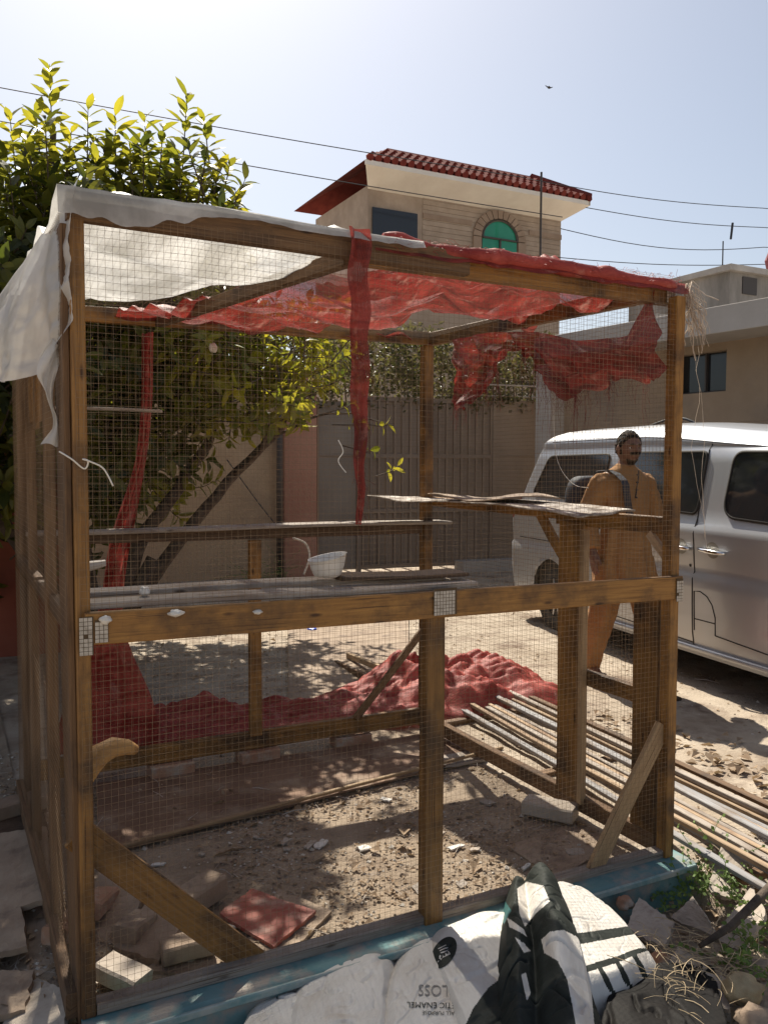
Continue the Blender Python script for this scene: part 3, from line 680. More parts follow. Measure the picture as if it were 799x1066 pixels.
hd = thing('gate_hedge', gw(.3, 0, .5), 'dense dull green creeper hedge rising behind the steel gate', 'hedge')
foliage('foliage', 'hedge', pts, .085, 4, hd, 'stuff')
b = MB()
for i in range(14):
    s = -1.8+i*.3; b.tube([gw(s, 0, .5), gw(s+.1, 1.4, .5), gw(s-.05, 2.9, .4)], [.03, .02, .008], 5)
b.build('stem', 'bark', hd, kind='stuff')

# ---------------------------------------------------------------- neighbour house with flat slab roof
NA = V((8, 0, 0)); NU = V((-.0995, .995, 0)); NN = V((.995, .0995, 0))
def nw(s, z, off=0): return NA+NU*s+NN*off+V((0, 0, z))
def nbox(b, s0, s1, z0, z1, o0, o1, mi=0):
    c = (o0+o1)/2; b.beam(nw(s0, (z0+z1)/2, c), nw(s1, (z0+z1)/2, c), z1-z0, abs(o1-o0), (0, 0, 1), mi, .004)
nh = thing('flat_roof_house', nw(3, 0), 'low tan plastered house with a thick pale roof slab beyond the van', 'house')
b = MB(); nbox(b, -4, 7.35, -.2, 1.98, 0, .2); nbox(b, -4, 4.53, 1.98, 2.95, 0, .2); nbox(b, 5.2, 7.35, 1.98, 2.95, 0, .2); nbox(b, 4.53, 5.2, 2.80, 2.95, .0, .2); nbox(b, 4.53, 5.2, 1.98, 2.34, 0, .2); b.build('wall_face', 'plaster_grey', nh)
b = MB(); nbox(b, 4.53, 5.2, 2.34, 2.80, .12, .14); wn = b.build('window', 'darkglass', nh)
b = MB(); nbox(b, 4.53, 5.2, 2.34, 2.36, .08, .12); nbox(b, 4.85, 4.87, 2.36, 2.80, .08, .12); b.build('frame', 'frame_dk', wn)
b = MB(); nbox(b, -4.2, 7.0, 2.89, 3.17, -.62, 6); b.build('roof', 'conc_pale', nh)
b = MB(); nbox(b, 7.05, 7.35, 0, 2.88, -.25, -.0); b.build('corner_pier', 'conc_pale', nh)
bl = thing('rooftop_room', (12, 8.6, 3.3), 'small bare concrete room on the roof behind the pale slab', 'building')
b = MB(); b.box((11.6, 8.0, 3.3), (13.6, 10.4, 4.80)); b.build('wall_face', mat('streaked_concrete', (.20,.185,.165), .9, (.36,.33,.30), 3, stretch=(1,1,.3)), bl)
b = MB(); b.box((11.5, 7.9, 4.80), (13.8, 10.5, 4.90)); b.build('roof', 'conc', bl)
b = MB(); b.box((11.9, 7.98, 4.45), (12.25, 8.0, 4.74)); b.build('window', 'frame_dk', bl)
b = MB(); b.box((10.6, 8.6, 3.3), (15, 9.0, 4.1)); b.build('parapet', 'conc', bl)
b = MB(); b.tube([(12.1, 8.6, 4.9), (12.1, 8.6, 5.5)], .012, 5); b.build('rod', 'cable', bl)
# loose cable on a small pole
b = MB(); b.beam(nw(4.35, .9, -1.0), nw(4.35, 1.96, -1.0), .05, .05, NU); o = b.build('cable_post', 'wood_grey'); tag(o, 'short leaning post carrying a slack black cable behind the van', 'post')
string('slack_cable', 'slack black cable draped along the tan wall behind the van', [nw(5.6, 1.83, -1), nw(5.0, 1.86, -1), nw(4.35, 1.99, -1.03), nw(3.9, 1.78, -1), nw(3.3, 1.52, -1)], .014, 'cable', cat='cable')
q = at(732, 340, 0, 7.2); scrap(q, .06, 'bluecap', 'blue_lamp', 'small blue fitting under the edge of the pale roof slab', 'fitting', 1.4, 2)

# ---------------------------------------------------------------- far house with red tiles
fh = thing('tiled_house', (10.5, 15, 0), 'two storey beige house with dark red tiled roof and arched green window', 'house')
b = MB(); b.box((8.2, 15, 0), (13.6, 18, 7.72)); b.build('wall_face', 'stone', fh)
b = MB()
for k in range(22): b.box((9.6, 14.985, 5.2+k*.115), (13.6, 15.0, 5.305+k*.115))
b.build('cladding', 'stone', fh, kind='stuff')
for xa, xb in ((12.60, 13.61), (9.6, 10.94)):
    b = MB(); b.box((xa, 14.965, 7.18), (xb, 14.985, 7.30)); b.build('band', 'stone_dk', fh)
# arched window
wc = V((11.72, 14.95, 6.95)); b = MB(); n = 24
vs = [wc+V((0, 0, 0))]+[wc+V((math.cos(i/n*math.pi)*.50, 0, math.sin(i/n*math.pi)*.44)) for i in range(n+1)]+[wc+V((-.50, 0, -1.2)), wc+V((.50, 0, -1.2))]
b.add(vs, [(0, i+1, i+2) for i in range(n)]+[(0, n+1, n+2, n+3, 1)]); wo = b.build('window', 'greenglass', fh)
b = MB(); b.tube([wc+V((math.cos(i/n*math.pi)*.50, -.02, math.sin(i/n*math.pi)*.44)) for i in range(n+1)], .025, 5); b.beam(wc+V((-.5, -.02, 0)), wc+V((.5, -.02, 0)), .04, .04); b.beam(wc+V((0, -.02, 0)), wc+V((0, -.02, -1.2)), .04, .04, (1, 0, 0)); b.build('frame', 'frame_dk', wo)
b = MB()
for i in range(13):
    a0 = math.pi*i/13+.015; a1 = math.pi*(i+1)/13-.015
    P = lambda a, r, y: wc+V((math.cos(a)*r, y, math.sin(a)*r*.9))
    b.add([P(a0, .54, -.03), P(a1, .54, -.03), P(a1, .76, -.03), P(a0, .76, -.03), P(a0, .54, .04), P(a1, .54, .04), P(a1, .76, .04), P(a0, .76, .04)], [(0, 1, 2, 3), (0, 4, 5, 1), (3, 2, 6, 7), (0, 3, 7, 4), (1, 5, 6, 2)])
b.box((10.96, 14.92, 5.6), (11.18, 14.99, 6.94)); b.box((12.26, 14.92, 5.6), (12.48, 14.99, 6.94)); b.build('arch_surround', 'stone_dk', wo)
b = MB(); b.box((8.3, 14.96, 5.5), (9.45, 14.99, 7.25)); b.build('window', 'darkglass', fh)
# hip roof: steep tiled skirt over a white soffit
x0, x1, y0, y1 = 7.8, 13.95, 14.3, 18.5
rf = MB(); rf.add([(x0, y0, 7.90), (x1, y0, 7.90), (13.6, 15, 7.64), (8.2, 15, 7.64), (x1, y1, 7.90), (13.6, 18, 7.64)], [(0, 1, 2, 3), (1, 4, 5, 2)]); rf.box((x0, y0, 7.90), (x1-.02, y0+.04, 8.0)); rf.box((x1-.04, y0, 7.90), (x1, y1, 8.0)); rf.build('soffit', 'white', fh)
RZ0, RZ1, RI_ = 8.0, 8.62, 1.05
rf = MB(); rf.add([(x0, y0, RZ0), (x1, y0, RZ0), (x1-RI_, y0+RI_, RZ1), (x0+RI_, y0+RI_, RZ1), (x1, y1, RZ0), (x1-RI_, y1-RI_, RZ1), (x0, y1, RZ0), (x0+RI_, y1-RI_, RZ1)], [(0, 1, 2, 3), (1, 4, 5, 2), (4, 6, 7, 5), (6, 0, 3, 7), (3, 2, 5, 7)]); ro = rf.build('roof', 'tile', fh)
b = MB()
def roll(x, y, dx, dy, t):
    n_ = 4
    for k in range(n_):
        f0 = k/n_; f1 = (k+1)/n_
        if f0 > t: break
        f1 = min(f1, t); b.tube([(x+dx*f0, y+dy*f0, RZ0+.06+(RZ1-RZ0)*f0), (x+dx*f1, y+dy*f1, RZ0+.035+(RZ1-RZ0)*f1)], [.085, .062], 6)
x = x0+.1
while x < x1: roll(x, y0-.03, 0, RI_, min(1, (x1-x)/RI_, (x-x0)/RI_)); x += .2
y = y0+.1
while y < y1-.3: roll(x1+.03, y, -RI_, 0, min(1, (y-y0)/RI_)); y += .2
b.build('roof_tile', 'tile', ro, kind='stuff')
b = MB(); b.tube([(x1, y0, RZ0+.08), (x1-RI_, y0+RI_, RZ1+.09)], .11, 6); b.tube([(x0+RI_, y0+RI_, RZ1+.06), (x1-RI_, y0+RI_, RZ1+.06)], .07, 6); b.build('ridge_tile', 'tile', ro)
b = MB(); b.tube([(12.25, 14.05, 6), (12.25, 14.05, 8.36)], .028, 6); b.build('roof_pole', 'frame_dk', fh)
# far low skyline right
# overhead wires
def wire(i, lab, P0, P1, sag, y=14, r=.010, full=False):
    a = at(P0[0], P0[1], 1, y); c_ = at(P1[0], P1[1], 1, y-1.0); d = c_-a; a2 = a-d*.0; c2 = c_+d*.8
    pts = [];
    for k in range(25):
        t = k/24*(1 if full else 1.8); p = a+d*t; p.z -= sag*math.sin(min(1, t)*math.pi); pts.append(p)
    b = MB(); b.tube(pts, r, 5); tag(b.build('overhead_wire', 'cable', smooth=True), lab, 'wire', 'overhead wires')
wire(0, 'overhead wire topmost on the left, passing above the tree', (-60, 80), (546, 185), .05, full=True)
wire(1, 'lower overhead wire on the left, half hidden by the tree top', (-60, 115), (585, 226), .05, full=True)
wire(2, 'overhead wire starting at the pole beside the red tiled roof', (548, 186), (799, 217), .12)
wire(3, 'overhead wire running off the right corner of the red tiled roof', (609, 216), (799, 237), .10)
wire(4, 'slack overhead wire below the right roof corner of the tiled house', (583, 238), (799, 257), .25)
wire(5, 'lowest overhead wire, just above the small rooftop room', (570, 267), (799, 275), .10)
b = MB(); b.tube([at(762, 232, 1, 13.2), at(760, 249, 1, 13.2)], .03, 5); tag(b.build('wire_spacer', 'cable'), 'short vertical spacer linking two overhead wires at the right', 'spacer')
b = MB(); q = at(571, 91, 1, 30); b.tube([q+V((-.22, 0, .05)), q+V((-.08, 0, .0)), q, q+V((.08, 0, .0)), q+V((.22, 0, .06))], [.01, .03, .07, .03, .01], 6); tag(b.build('bird', 'bird'), 'tiny dark bird flying high in the pale sky', 'bird')
b = MB(); b.tube([at(802, 262, 1, 9), at(801, 272, 1, 9), at(800, 284, 1, 9)], [.05, .10, .04], 8); tag(b.build('hanging_cloth', mat('dusty_maroon', (.22,.06,.07), .9, (.32,.11,.12), 30)), 'maroon bundle poking in at the right edge below the wires', 'bundle')

# ---------------------------------------------------------------- tree
tr = thing('leafy_tree', (.8, 3.9, 0), 'broad leaved green tree growing behind the left half of the cage', 'tree')
b = MB(); b.tube([(.62, 3.95, -.15), (.70, 3.92, .15), (.86, 3.9, .45), (1.04, 3.9, .80)], [.09, .075, .065, .055], 9); b.build('trunk', 'bark', tr, smooth=True)
def limb(pts, r0, r1):
    b = MB(); P = [V(p) for p in pts]; n_ = len(P)*3; out = []; rs = []
    for i in range(n_+1):
        t = i/n_*(len(P)-1); k = min(int(t), len(P)-2); f = t-k; p = P[k].lerp(P[k+1], f)+V((n3(t*2, r0*99)*.03, n3(t*2, 5)*.03, n3(t*2, 9)*.03)); out.append(p); rs.append(r0+(r1-r0)*i/n_)
    b.tube(out, rs, 7); return b.build('limb', 'bark', tr, smooth=True)
limb([(.86, 3.9, .45), (1.30, 3.9, 1.03), (1.62, 3.88, 1.40), (1.98, 3.85, 1.72), (2.1, 3.7, 2.2)], .055, .02)
limb([(.78, 3.9, .40), (.95, 3.95, .95), (1.25, 3.95, 1.33), (1.5, 4, 1.7), (1.6, 4.1, 2.4), (1.5, 4.1, 3.2)], .06, .02)
limb([(.7, 3.92, .15), (.55, 3.9, .9), (.5, 3.9, 1.6), (.35, 3.9, 2.6), (.36, 3.6, 3.6)], .065, .02)
limb([(.6, 3.95, .2), (.1, 3.8, 1.0), (-.4, 3.5, 1.7), (-.7, 3.1, 2.5)], .06, .02)
limb([(.9, 4, .6), (.9, 4.7, 1.5), (.8, 5.4, 2.4), (1.2, 5.8, 3.0)], .055, .02)
limb([(1.62, 3.88, 1.40), (1.75, 3.6, 1.6), (1.9, 3.4, 2.1)], .022, .012)
ell = [((.1, 3.9, 2.75), (1.7, 1.3, 1.0), 1.0), ((1.25, 4.3, 2.55), (1.0, 1.2, .80), 1.0), ((1.75, 3.55, 2.25), (.62, .6, .42), .9), ((.4, 5.9, 2.6), (2.0, 1.1, 1.1), .9), ((-.9, 2.9, 2.2), (.75, 1.3, 1.2), .9), ((.9, 3.7, 1.95), (.75, .8, .5), .5), ((1.2, 3.5, 3.05), (.55, .6, .45), .7), ((.35, 3.4, 3.2), (.6, .6, .45), .6), ((2.0, 4.3, 2.1), (.6, .7, .5), .7), ((-.25, 3.1, 1.9), (.8, .6, .8), 1.0), ((.5, 3.3, 1.85), (.7, .45, .5), 1.3), ((1.2, 5.6, 2.8), (1.5, 1.1, .8), 1.0), ((2.3, 5.7, 2.6), (.8, .8, .6), .9), ((.45, 3.5, 1.5), (.65, .5, .45), 2.2), ((1.0, 4.4, 1.6), (.6, .5, .5), 1.6), ((.2, 4.6, 1.4), (1.0, .6, .8), 1.2), ((1.75, 3.9, 1.98), (.5, .5, .22), 2.0), ((-.9, 4.2, 1.6), (1.0, .8, .9), 1)]
leafs = {}
def leafmesh(key, L, wd, droop, fold):
    vs = [(0, 0, 0)]; fs = []; n_ = 4
    cs = []
    for i in range(1, n_+1):
        t = i/n_; a = wd*math.sin(math.pi*min(1, t*.92)**.85)*.5 if i < n_ else 0
        cs.append((L*t, a, -droop*L*t*t))
    vs = [(0, 0, 0)]
    for x, a, z in cs[:-1]: vs += [(x, a, z+fold*a), (x, 0, z), (x, -a, z+fold*a)]
    vs.append((cs[-1][0], 0, cs[-1][2]))
    fs = [(0, 2, 1), (0, 3, 2)]
    for i in range(n_-2):
        o = 1+i*3; fs += [(o, o+1, o+4, o+3), (o+1, o+2, o+5, o+4)]
    o = 1+(n_-2)*3; e = len(vs)-1; fs += [(o, o+1, e), (o+1, o+2, e)]
    return vs, fs
LV = [leafmesh(0, .125, .052, .25, .25), leafmesh(1, .105, .045, .45, .35), leafmesh(2, .14, .054, .12, .2)]
crown = MB(); lit = MB(); twigs = MB(); single = []
def put_leaf(target, base, dirv, upv, sc, rr):
    x = dirv.normalized(); z = (upv-x*upv.dot(x)).normalized(); y = z.cross(x)
    vs, fs = LV[rr.randrange(3)]
    if target is None: single.append((base.copy(), x, y, z, sc, rr.randrange(3))); return
    target.add([base+x*(v[0]*sc)+y*(v[1]*sc)+z*(v[2]*sc) for v in vs], fs, [(v[0], v[1]) for v in vs])
def shoot(base, d, L, nl, rr, target, sc=1):
    d = d.normalized(); a = d.orthogonal().normalized(); ph = rr.random()*6.28
    tip = base+d*L+V((0, 0, .03)); twigs.tube([base-d*.1, base+d*L*.5, tip], [.006, .005, .002], 4, cap=False)
    for i in range(nl):
        t = .12+.88*i/nl; ph += 2.4
        o = a.copy(); o.rotate(Matrix.Rotation(ph, 3, d))
        spread = 1.25-.75*t
        put_leaf(target, base.lerp(tip, t), d*(1-spread*.6)+o*spread, d+V((0, 0, .4)), sc*(.75+.4*math.sin(t*2.6))*rr.uniform(.8, 1.15), rr)
rr = random.Random(11); cnt = 0
tot = sum(e[1][0]*e[1][1]*e[1][2]*e[2] for e in ell)
# named silhouette shoots (px, py of tip, y-depth, length)
SH = [((52, 72), 3.5, .62, 26), ((38, 120), 3.6, .35, 14), ((92, 112), 3.5, .38, 16), ((195, 102), 3.6, .60, 24), ((212, 125), 3.5, .4, 16), ((120, 122), 3.5, .35, 14), ((150, 125), 3.5, .35, 14), ((228, 172), 3.4, .30, 13), ((245, 200), 3.3, .22, 10), ((10, 120), 3.4, .34, 14), ((75, 140), 3.3, .36, 15), ((170, 135), 3.3, .32, 13), ((135, 150), 3.2, .30, 13), ((185, 165), 3.2, .30, 13), ((30, 150), 3.1, .30, 14), ((100, 165), 3.1, .30, 14), ((60, 170), 3.0, .28, 13), ((210, 185), 3.2, .25, 11)]
for (px, py), yy, L, nl in SH:
    tip = at(px, py, 1, yy); d = V((rr.uniform(-.15, .15), rr.uniform(-.15, .15), 1)); shoot(tip-d.normalized()*L, d, L, nl, rr, None, 1.0)
    for q in range(5): shoot(tip-d.normalized()*(L+.15)+V((rr.uniform(-.2, .2), rr.uniform(-.2, .3), -rr.random()*.3)), V((rr.uniform(-.5, .5), rr.uniform(-.5, .5), 1)), .3, 12, rr, crown)
while cnt < 2500:
    k = rr.random()*tot
    for c, r_, wgt in ell:
        k -= r_[0]*r_[1]*r_[2]*wgt
        if k <= 0: break
    p = V((rr.gauss(0, 1), rr.gauss(0, 1), rr.gauss(0, 1))).normalized(); rad = rr.random()**.42
    out = V((p.x/r_[0], p.y/r_[1], p.z/r_[2]+.35)).normalized()
    p = V(c)+V((p.x*r_[0]*rad, p.y*r_[1]*rad, p.z*r_[2]*rad))
    if fbm(p.x, p.y, p.z, 1.1, 2) < -.16: continue
    qx, qy = prj(p)
    if qx > 255 and qy < 335: continue
    if p.y < 2.25: continue
    if qy < 178 and qx < 255 and rr.random() < .85: continue
    if qy < 235 and qx < 260 and rr.random() < .45: continue
    if (195 < qx < 400 and qy > 462 - .3*(qx-195)) or (130 < qx <= 195 and qy > 535): continue
    d = out+V((rr.uniform(-.5, .5), rr.uniform(-.5, .5), rr.uniform(-.1, .8)))
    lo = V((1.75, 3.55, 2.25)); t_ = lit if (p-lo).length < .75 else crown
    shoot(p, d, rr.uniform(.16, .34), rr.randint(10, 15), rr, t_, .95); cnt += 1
for k in range(7):   # sparse low twigs poking out right, in front of the gate
    p = at(*[(400, 440), (365, 425), (415, 490), (385, 465), (375, 440), (350, 400), (340, 370)][k], 1, 3.4); shoot(p-V((.12, 0, .02)), V((1, rr.uniform(-.5, .5), rr.uniform(-.3, .4))), .16, 6, rr, lit, .7)
limb([(1.98, 3.85, 1.72), (2.2, 3.6, 1.85), (2.45, 3.45, 1.88), (2.75, 3.4, 1.75)], .012, .004)
print('leaf faces', len(crown.f), len(lit.f), 'single', len(single))
crown.build('crown', 'leaf', tr, kind='stuff'); lit.build('sunlit_clump', 'leaf_lit', tr, kind='stuff'); twigs.build('twigs', 'bark', tr, kind='stuff')  # the clump gets its sunlit look from the brighter leaf colour
LM = []
for vs, fs in LV:
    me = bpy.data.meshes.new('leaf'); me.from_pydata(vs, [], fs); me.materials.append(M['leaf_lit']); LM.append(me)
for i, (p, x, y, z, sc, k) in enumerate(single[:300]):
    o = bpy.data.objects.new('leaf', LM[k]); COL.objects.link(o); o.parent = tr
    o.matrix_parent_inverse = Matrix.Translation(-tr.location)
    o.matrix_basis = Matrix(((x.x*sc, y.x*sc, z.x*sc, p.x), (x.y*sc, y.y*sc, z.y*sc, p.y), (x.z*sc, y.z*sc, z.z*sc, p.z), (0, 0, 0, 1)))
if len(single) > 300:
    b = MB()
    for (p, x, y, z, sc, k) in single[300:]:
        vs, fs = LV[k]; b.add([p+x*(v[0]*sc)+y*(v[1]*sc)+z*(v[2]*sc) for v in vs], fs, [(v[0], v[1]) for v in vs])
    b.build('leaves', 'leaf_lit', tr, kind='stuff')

# ---------------------------------------------------------------- red wall, pipe at left
b = MB(); b.beam((-4, 4.9, .65), (.55, 4.9, .65), 1.9, .15, (0, 0, 1)); tag(b.build('red_wall', 'redwall'), 'dark red painted low wall in the shade left of the cage', 'wall')
q = at(35, 600, 1, 1.99); b = MB(); b.tube([(q.x-.01, 1.99, -.1), (q.x-.02, 1.99, 1.9)], .018, 8); tag(b.build('water_pipe', 'pipe_blue', smooth=True), 'faded blue pipe standing upright behind the back left corner post', 'pipe')

# ---------------------------------------------------------------- van
VA = V((4.24, 1.86, 0)); VU = V((.156, .988, 0)).normalized(); VN = V((VU.y, -VU.x, 0))
def vp(s, l, z): return VA+VU*s+VN*l+V((0, 0, z-.11*smooth(0, 1, (.9-s)/1.7)*smooth(1.60, 1.72, z)))
def interp(tb, z):
    if z <= tb[0][0]: return tb[0][1]
    for (a, b_), (c_, d_) in zip(tb, tb[1:]):
        if z <= c_: return b_+(d_-b_)*(z-a)/(c_-a)
    return tb[-1][1]
LZ = [(.18, .06), (.24, .03), (.36, .012), (.60, .004), (.735, .002), (.76, .022), (.80, .016), (.95, .006), (1.02, .0), (1.06, .004), (1.09, .028), (1.60, .120), (1.66, .145), (1.69, .135), (1.72, .16), (1.76, .22), (1.80, .34)]
SR = [(.2, 2.76), (.5, 2.82), (.95, 2.82), (1.1, 2.74), (1.65, 2.46), (1.76, 2.40), (1.80, 2.34)]
SF = [(.2, -1.72), (.5, -1.80), (.9, -1.74), (1.08, -1.62), (1.65, -.95), (1.80, -.75)]
WZ = .30; WR = .27
def rnd(s, z):
    a = interp(SR, z)-s; c_ = s-interp(SF, z); r_ = 0
    for d_ in (a, c_):
        if d_ < .11: r_ += (.11-max(0, d_))**2/.11*.8
    return r_
def side(s, z, off=0, far=False):
    l = interp(LZ, z)+rnd(s, z)-off
    return vp(s, 1.48-l if far else l, z)
ZS = [.18, .21, .24, .30, .36, .45, .55, .65, .735, .76, .80, .87, .95, 1.02, 1.06, 1.09, 1.2, 1.35, 1.5, 1.60, 1.66, 1.69, 1.72, 1.74, 1.76, 1.80]
def arch(s):
    z = .18
    for s0 in (1.95, -1.2):
        d_ = abs(s-s0)
        if d_ < .34: z = max(z, WZ+math.sqrt(.34*.34-d_*d_))
    return z
van = thing('silver_van', vp(.5, .74, 0), 'silver high-roofed small van parked in the lane behind the cage', 'van')
b = MB()
for far in (False, True):
    nu = 180; vs = []; uv = []
    for z in ZS:
        for i in range(nu+1):
            f = i/nu; s = interp(SR, z)*(1-f)+interp(SF, z)*f; zz = max(z, min(arch(s), .66)) if z < .65 else z
            s = s if z >= .65 else interp(SR, zz)*(1-f)+interp(SF, zz)*f
            vs.append(side(s, zz, 0, far)); uv.append((s, zz))
    m = nu+1
    fs = [(j*m+i, j*m+i+1, (j+1)*m+i+1, (j+1)*m+i) for j in range(len(ZS)-1) for i in range(nu)]
    b.add(vs, fs if not far else [f[::-1] for f in fs], uv)
def roofp(u, v):
    l0 = interp(LZ, 1.80); l = l0+(1.48-2*l0)*v; f = u; s = interp(SR, 1.8)*(1-f)+interp(SF, 1.8)*f
    rr_ = rnd(s, 1.8); l = l0+rr_+(1.48-2*(l0+rr_))*v
    return vp(s, l, 1.80+.030*math.sin(v*math.pi)**.6*min(1, math.sin(f*math.pi)*4))
b.grid(roofp, 60, 12)
for end, tb in ((0, SR), (1, SF)):
    vs = []; nv = 12
    for z in ZS:
        s = interp(tb, z); l0 = interp(LZ, z)+rnd(s, z)
        for k in range(nv+1): v = k/nv; vs.append(vp(s+(.03 if end == 0 else -.05)*math.sin(v*math.pi)**.5, l0+(1.48-2*l0)*v, z))
    m = nv+1; b.add(vs, [(j*m+i, j*m+i+1, (j+1)*m+i+1, (j+1)*m+i) for j in range(len(ZS)-1) for i in range(nv)], [(p.x, p.z) for p in vs])
body = b.build('body', 'van', van, smooth=True)
b = MB(); b.add([vp(2.5, .1, .19), vp(-1.6, .1, .19), vp(-1.6, 1.38, .19), vp(2.5, 1.38, .19)], [(0, 1, 2, 3)])
for s0 in (1.95, -1.2):
    for l0 in (.06, 1.2): b.tube([vp(s0, l0, WZ+.02), vp(s0, l0+.22, WZ+.02)], .36, 20)
b.build('underbody', 'seam', van)
def rr_poly(c, rad, n_=7):
    """rounded polygon in (s,z)"""
    out = []; k = len(c)
    for i in range(k):
        p = V((*c[i], 0)); a = V((*c[i-1], 0)); d_ = V((*c[(i+1) % k], 0))
        r_ = rad[i] if isinstance(rad, (list, tuple)) else rad
        e0 = p+(a-p).normalized()*r_; e1 = p+(d_-p).normalized()*r_
        for j in range(n_+1):
            t = j/n_; q = e0*(1-t)**2+p*2*t*(1-t)+e1*t*t; out.append((q.x, q.y))
    return out
def patch(b, poly, off, far=False, mi=0):
    cx = sum(p[0] for p in poly)/len(poly); cz_ = sum(p[1] for p in poly)/len(poly); n_ = len(poly); vs = []
    for r_ in range(6):
        f = r_/5
        for p in poly: vs.append(side(cx+(p[0]-cx)*f, cz_+(p[1]-cz_)*f, off, far))
    b.add(vs, [(r_*n_+i, r_*n_+(i+1) % n_, (r_+1)*n_+(i+1) % n_, (r_+1)*n_+i) for r_ in range(5) for i in range(n_)], [(0, 0)]*len(vs), mi)
def ring(b, poly, w_, off, mi=0):
    cx = sum(p[0] for p in poly)/len(poly); cz_ = sum(p[1] for p in poly)/len(poly)
    b.tube([side(p[0], p[1], off) for p in poly+[poly[0]]], w_, 5, mi, cap=False)
WIN = [[(2.40, 1.21), (1.24, 1.19), (1.20, 1.58), (2.19, 1.575)], [(.99, 1.175), (.03, 1.155), (.02, 1.585), (.98, 1.59)], [(-.22, 1.15), (-1.28, 1.11), (-.93, 1.57), (-.24, 1.58)]]
for i, c in enumerate(WIN):
    pl_ = rr_poly(c, [.09, .06, .06, .08] if i < 2 else [.13, .05, .07, .09])
    b = MB(); patch(b, pl_, .006); wn = b.build('window', 'darkglass', van, smooth=True)
    b = MB(); ring(b, pl_, .009, .006); b.build('window_trim', 'seam' if i else 'seam', wn, smooth=True)
    b = MB(); patch(b, pl_, .006, True); b.build('window', 'darkglass', van, smooth=True)
b = MB()
def sline(pts, w_=.0045, off=.0005): b.tube([side(s, z, off) for s, z in pts], w_, 4, cap=False)
def seg(a, c_, n_=10): return [(a[0]+(c_[0]-a[0])*i/n_, a[1]+(c_[1]-a[1])*i/n_) for i in range(n_+1)]
sline(seg((.02, .25), (.02, .66), 4)); sline(seg((.02, .66), (.02, 1.70), 20)); sline(seg((1.08, .95), (1.06, 1.65), 10)); sline(seg((1.10, .25), (1.08, .95), 10)); sline(seg((2.58, .80), (1.10, .80), 14)); sline(seg((-1.30, .3), (-1.33, 1.1)))
sline(seg((-.21, .36), (-1.2, .30))); sline(seg((1.1, .30), (.02, .27)))
lid = [(.0, .36), (.0, .63), (-.06, .635), (-.13, .61), (-.18, .56), (-.21, .48), (-.21, .36)]
sline(lid); sline(seg((.0, .44), (-.21, .44), 4)); sline([(.0, .44), (.0, .36)])
sline([(s, z+.002) for s, z in seg((2.2, 1.70), (-.75, 1.70), 40)], .005)
b.build('door_gaps', 'seam', van)
for s0, s1 in ((.26, .05), (-.04, -.30)):
    b = MB(); pts = [side(s0+(s1-s0)*t, .925-.01*t, .006+.038*math.sin(t*math.pi)**.5) for t in [i/12 for i in range(13)]]
    b.tube(pts, [.012+.004*math.sin(i/12*math.pi) for i in range(13)], 8); h = b.build('door_handle', 'chrome', van, smooth=True)
    b = MB(); c0 = (s0+s1)/2; patch(b, [(c0+.065*math.cos(a*.35), .925+.055*math.sin(a*.35)) for a in range(18)], .0015); b.build('handle_recess', mat('recess_silver', (.25,.24,.22), .35, metal=.6), h)
b = MB(); patch(b, [(.06+.012*math.cos(a), .80+.012*math.sin(a)) for a in range(6)], .004); b.build('lock', 'seam', van)
for s0 in (1.95, -1.2):
    for l0, sg in ((.05, 1), (1.43, -1)):
        wv = MB(); c = vp(s0, l0, .295); ax = VN*sg
        profw = [(.0, .175), (.005, .185), (-.0, .23), (.015, .27), (.05, .29), (.12, .29), (.16, .275), (.175, .22), (.175, .17)]
        def wf(u, v, c=c, ax=ax):
            i = min(int(v*8), 7); f = v*8-i; o_ = profw[i][0]*(1-f)+profw[i+1][0]*f; r_ = profw[i][1]*(1-f)+profw[i+1][1]*f; th = u*2*math.pi
            return c+ax*o_+VU*math.cos(th)*r_+V((0, 0, math.sin(th)*r_))
        wv.grid(wf, 40, 16)
        wheel = bpy.data.objects.new('wheel', None); COL.objects.link(wheel); wheel.parent = van
        t_ = wv.build('tyre', 'rubber', None, smooth=True); t_.parent = wheel
        rb = MB(); rb.tube([c+ax*.03, c+ax*.10], [.178, .15], 28); 
        for k in range(10):
            th = k*.628; d_ = VU*math.cos(th)+V((0, 0, math.sin(th))); rb.beam(c+ax*.015+d_*.03, c+ax*.02+d_*.172, .032, .02, ax)
        rb.tube([c+ax*.0, c+ax*.05], [.035, .045], 12); o = rb.build('rim', 'rim', None); o.parent = wheel
        for o in (t_, o): o.matrix_parent_inverse = Matrix.Translation(-van.location)
# rear lamp, bumper strip
b = MB(); patch(b, rr_poly([(2.78, .98), (2.69, .98), (2.56, 1.30), (2.63, 1.30)], .02), .004); b.build('tail_lamp', mat('red_lamp_lens', (.3,.02,.02), .2), van)
b = MB(); b.tube([side(s, .235, .012) for s in [1.6-.05*i for i in range(51)]], .022, 8); b.build('sill_trim', 'van', van, smooth=True)
b = MB(); b.tube([vp(-.95, -.10, 1.14), vp(-.97, -.12, 1.14)], .02, 6); b.box(vp(-1.05, -.2, 1.06), vp(-.97, -.02, 1.22)); b.build('wing_mirror', 'van', van)

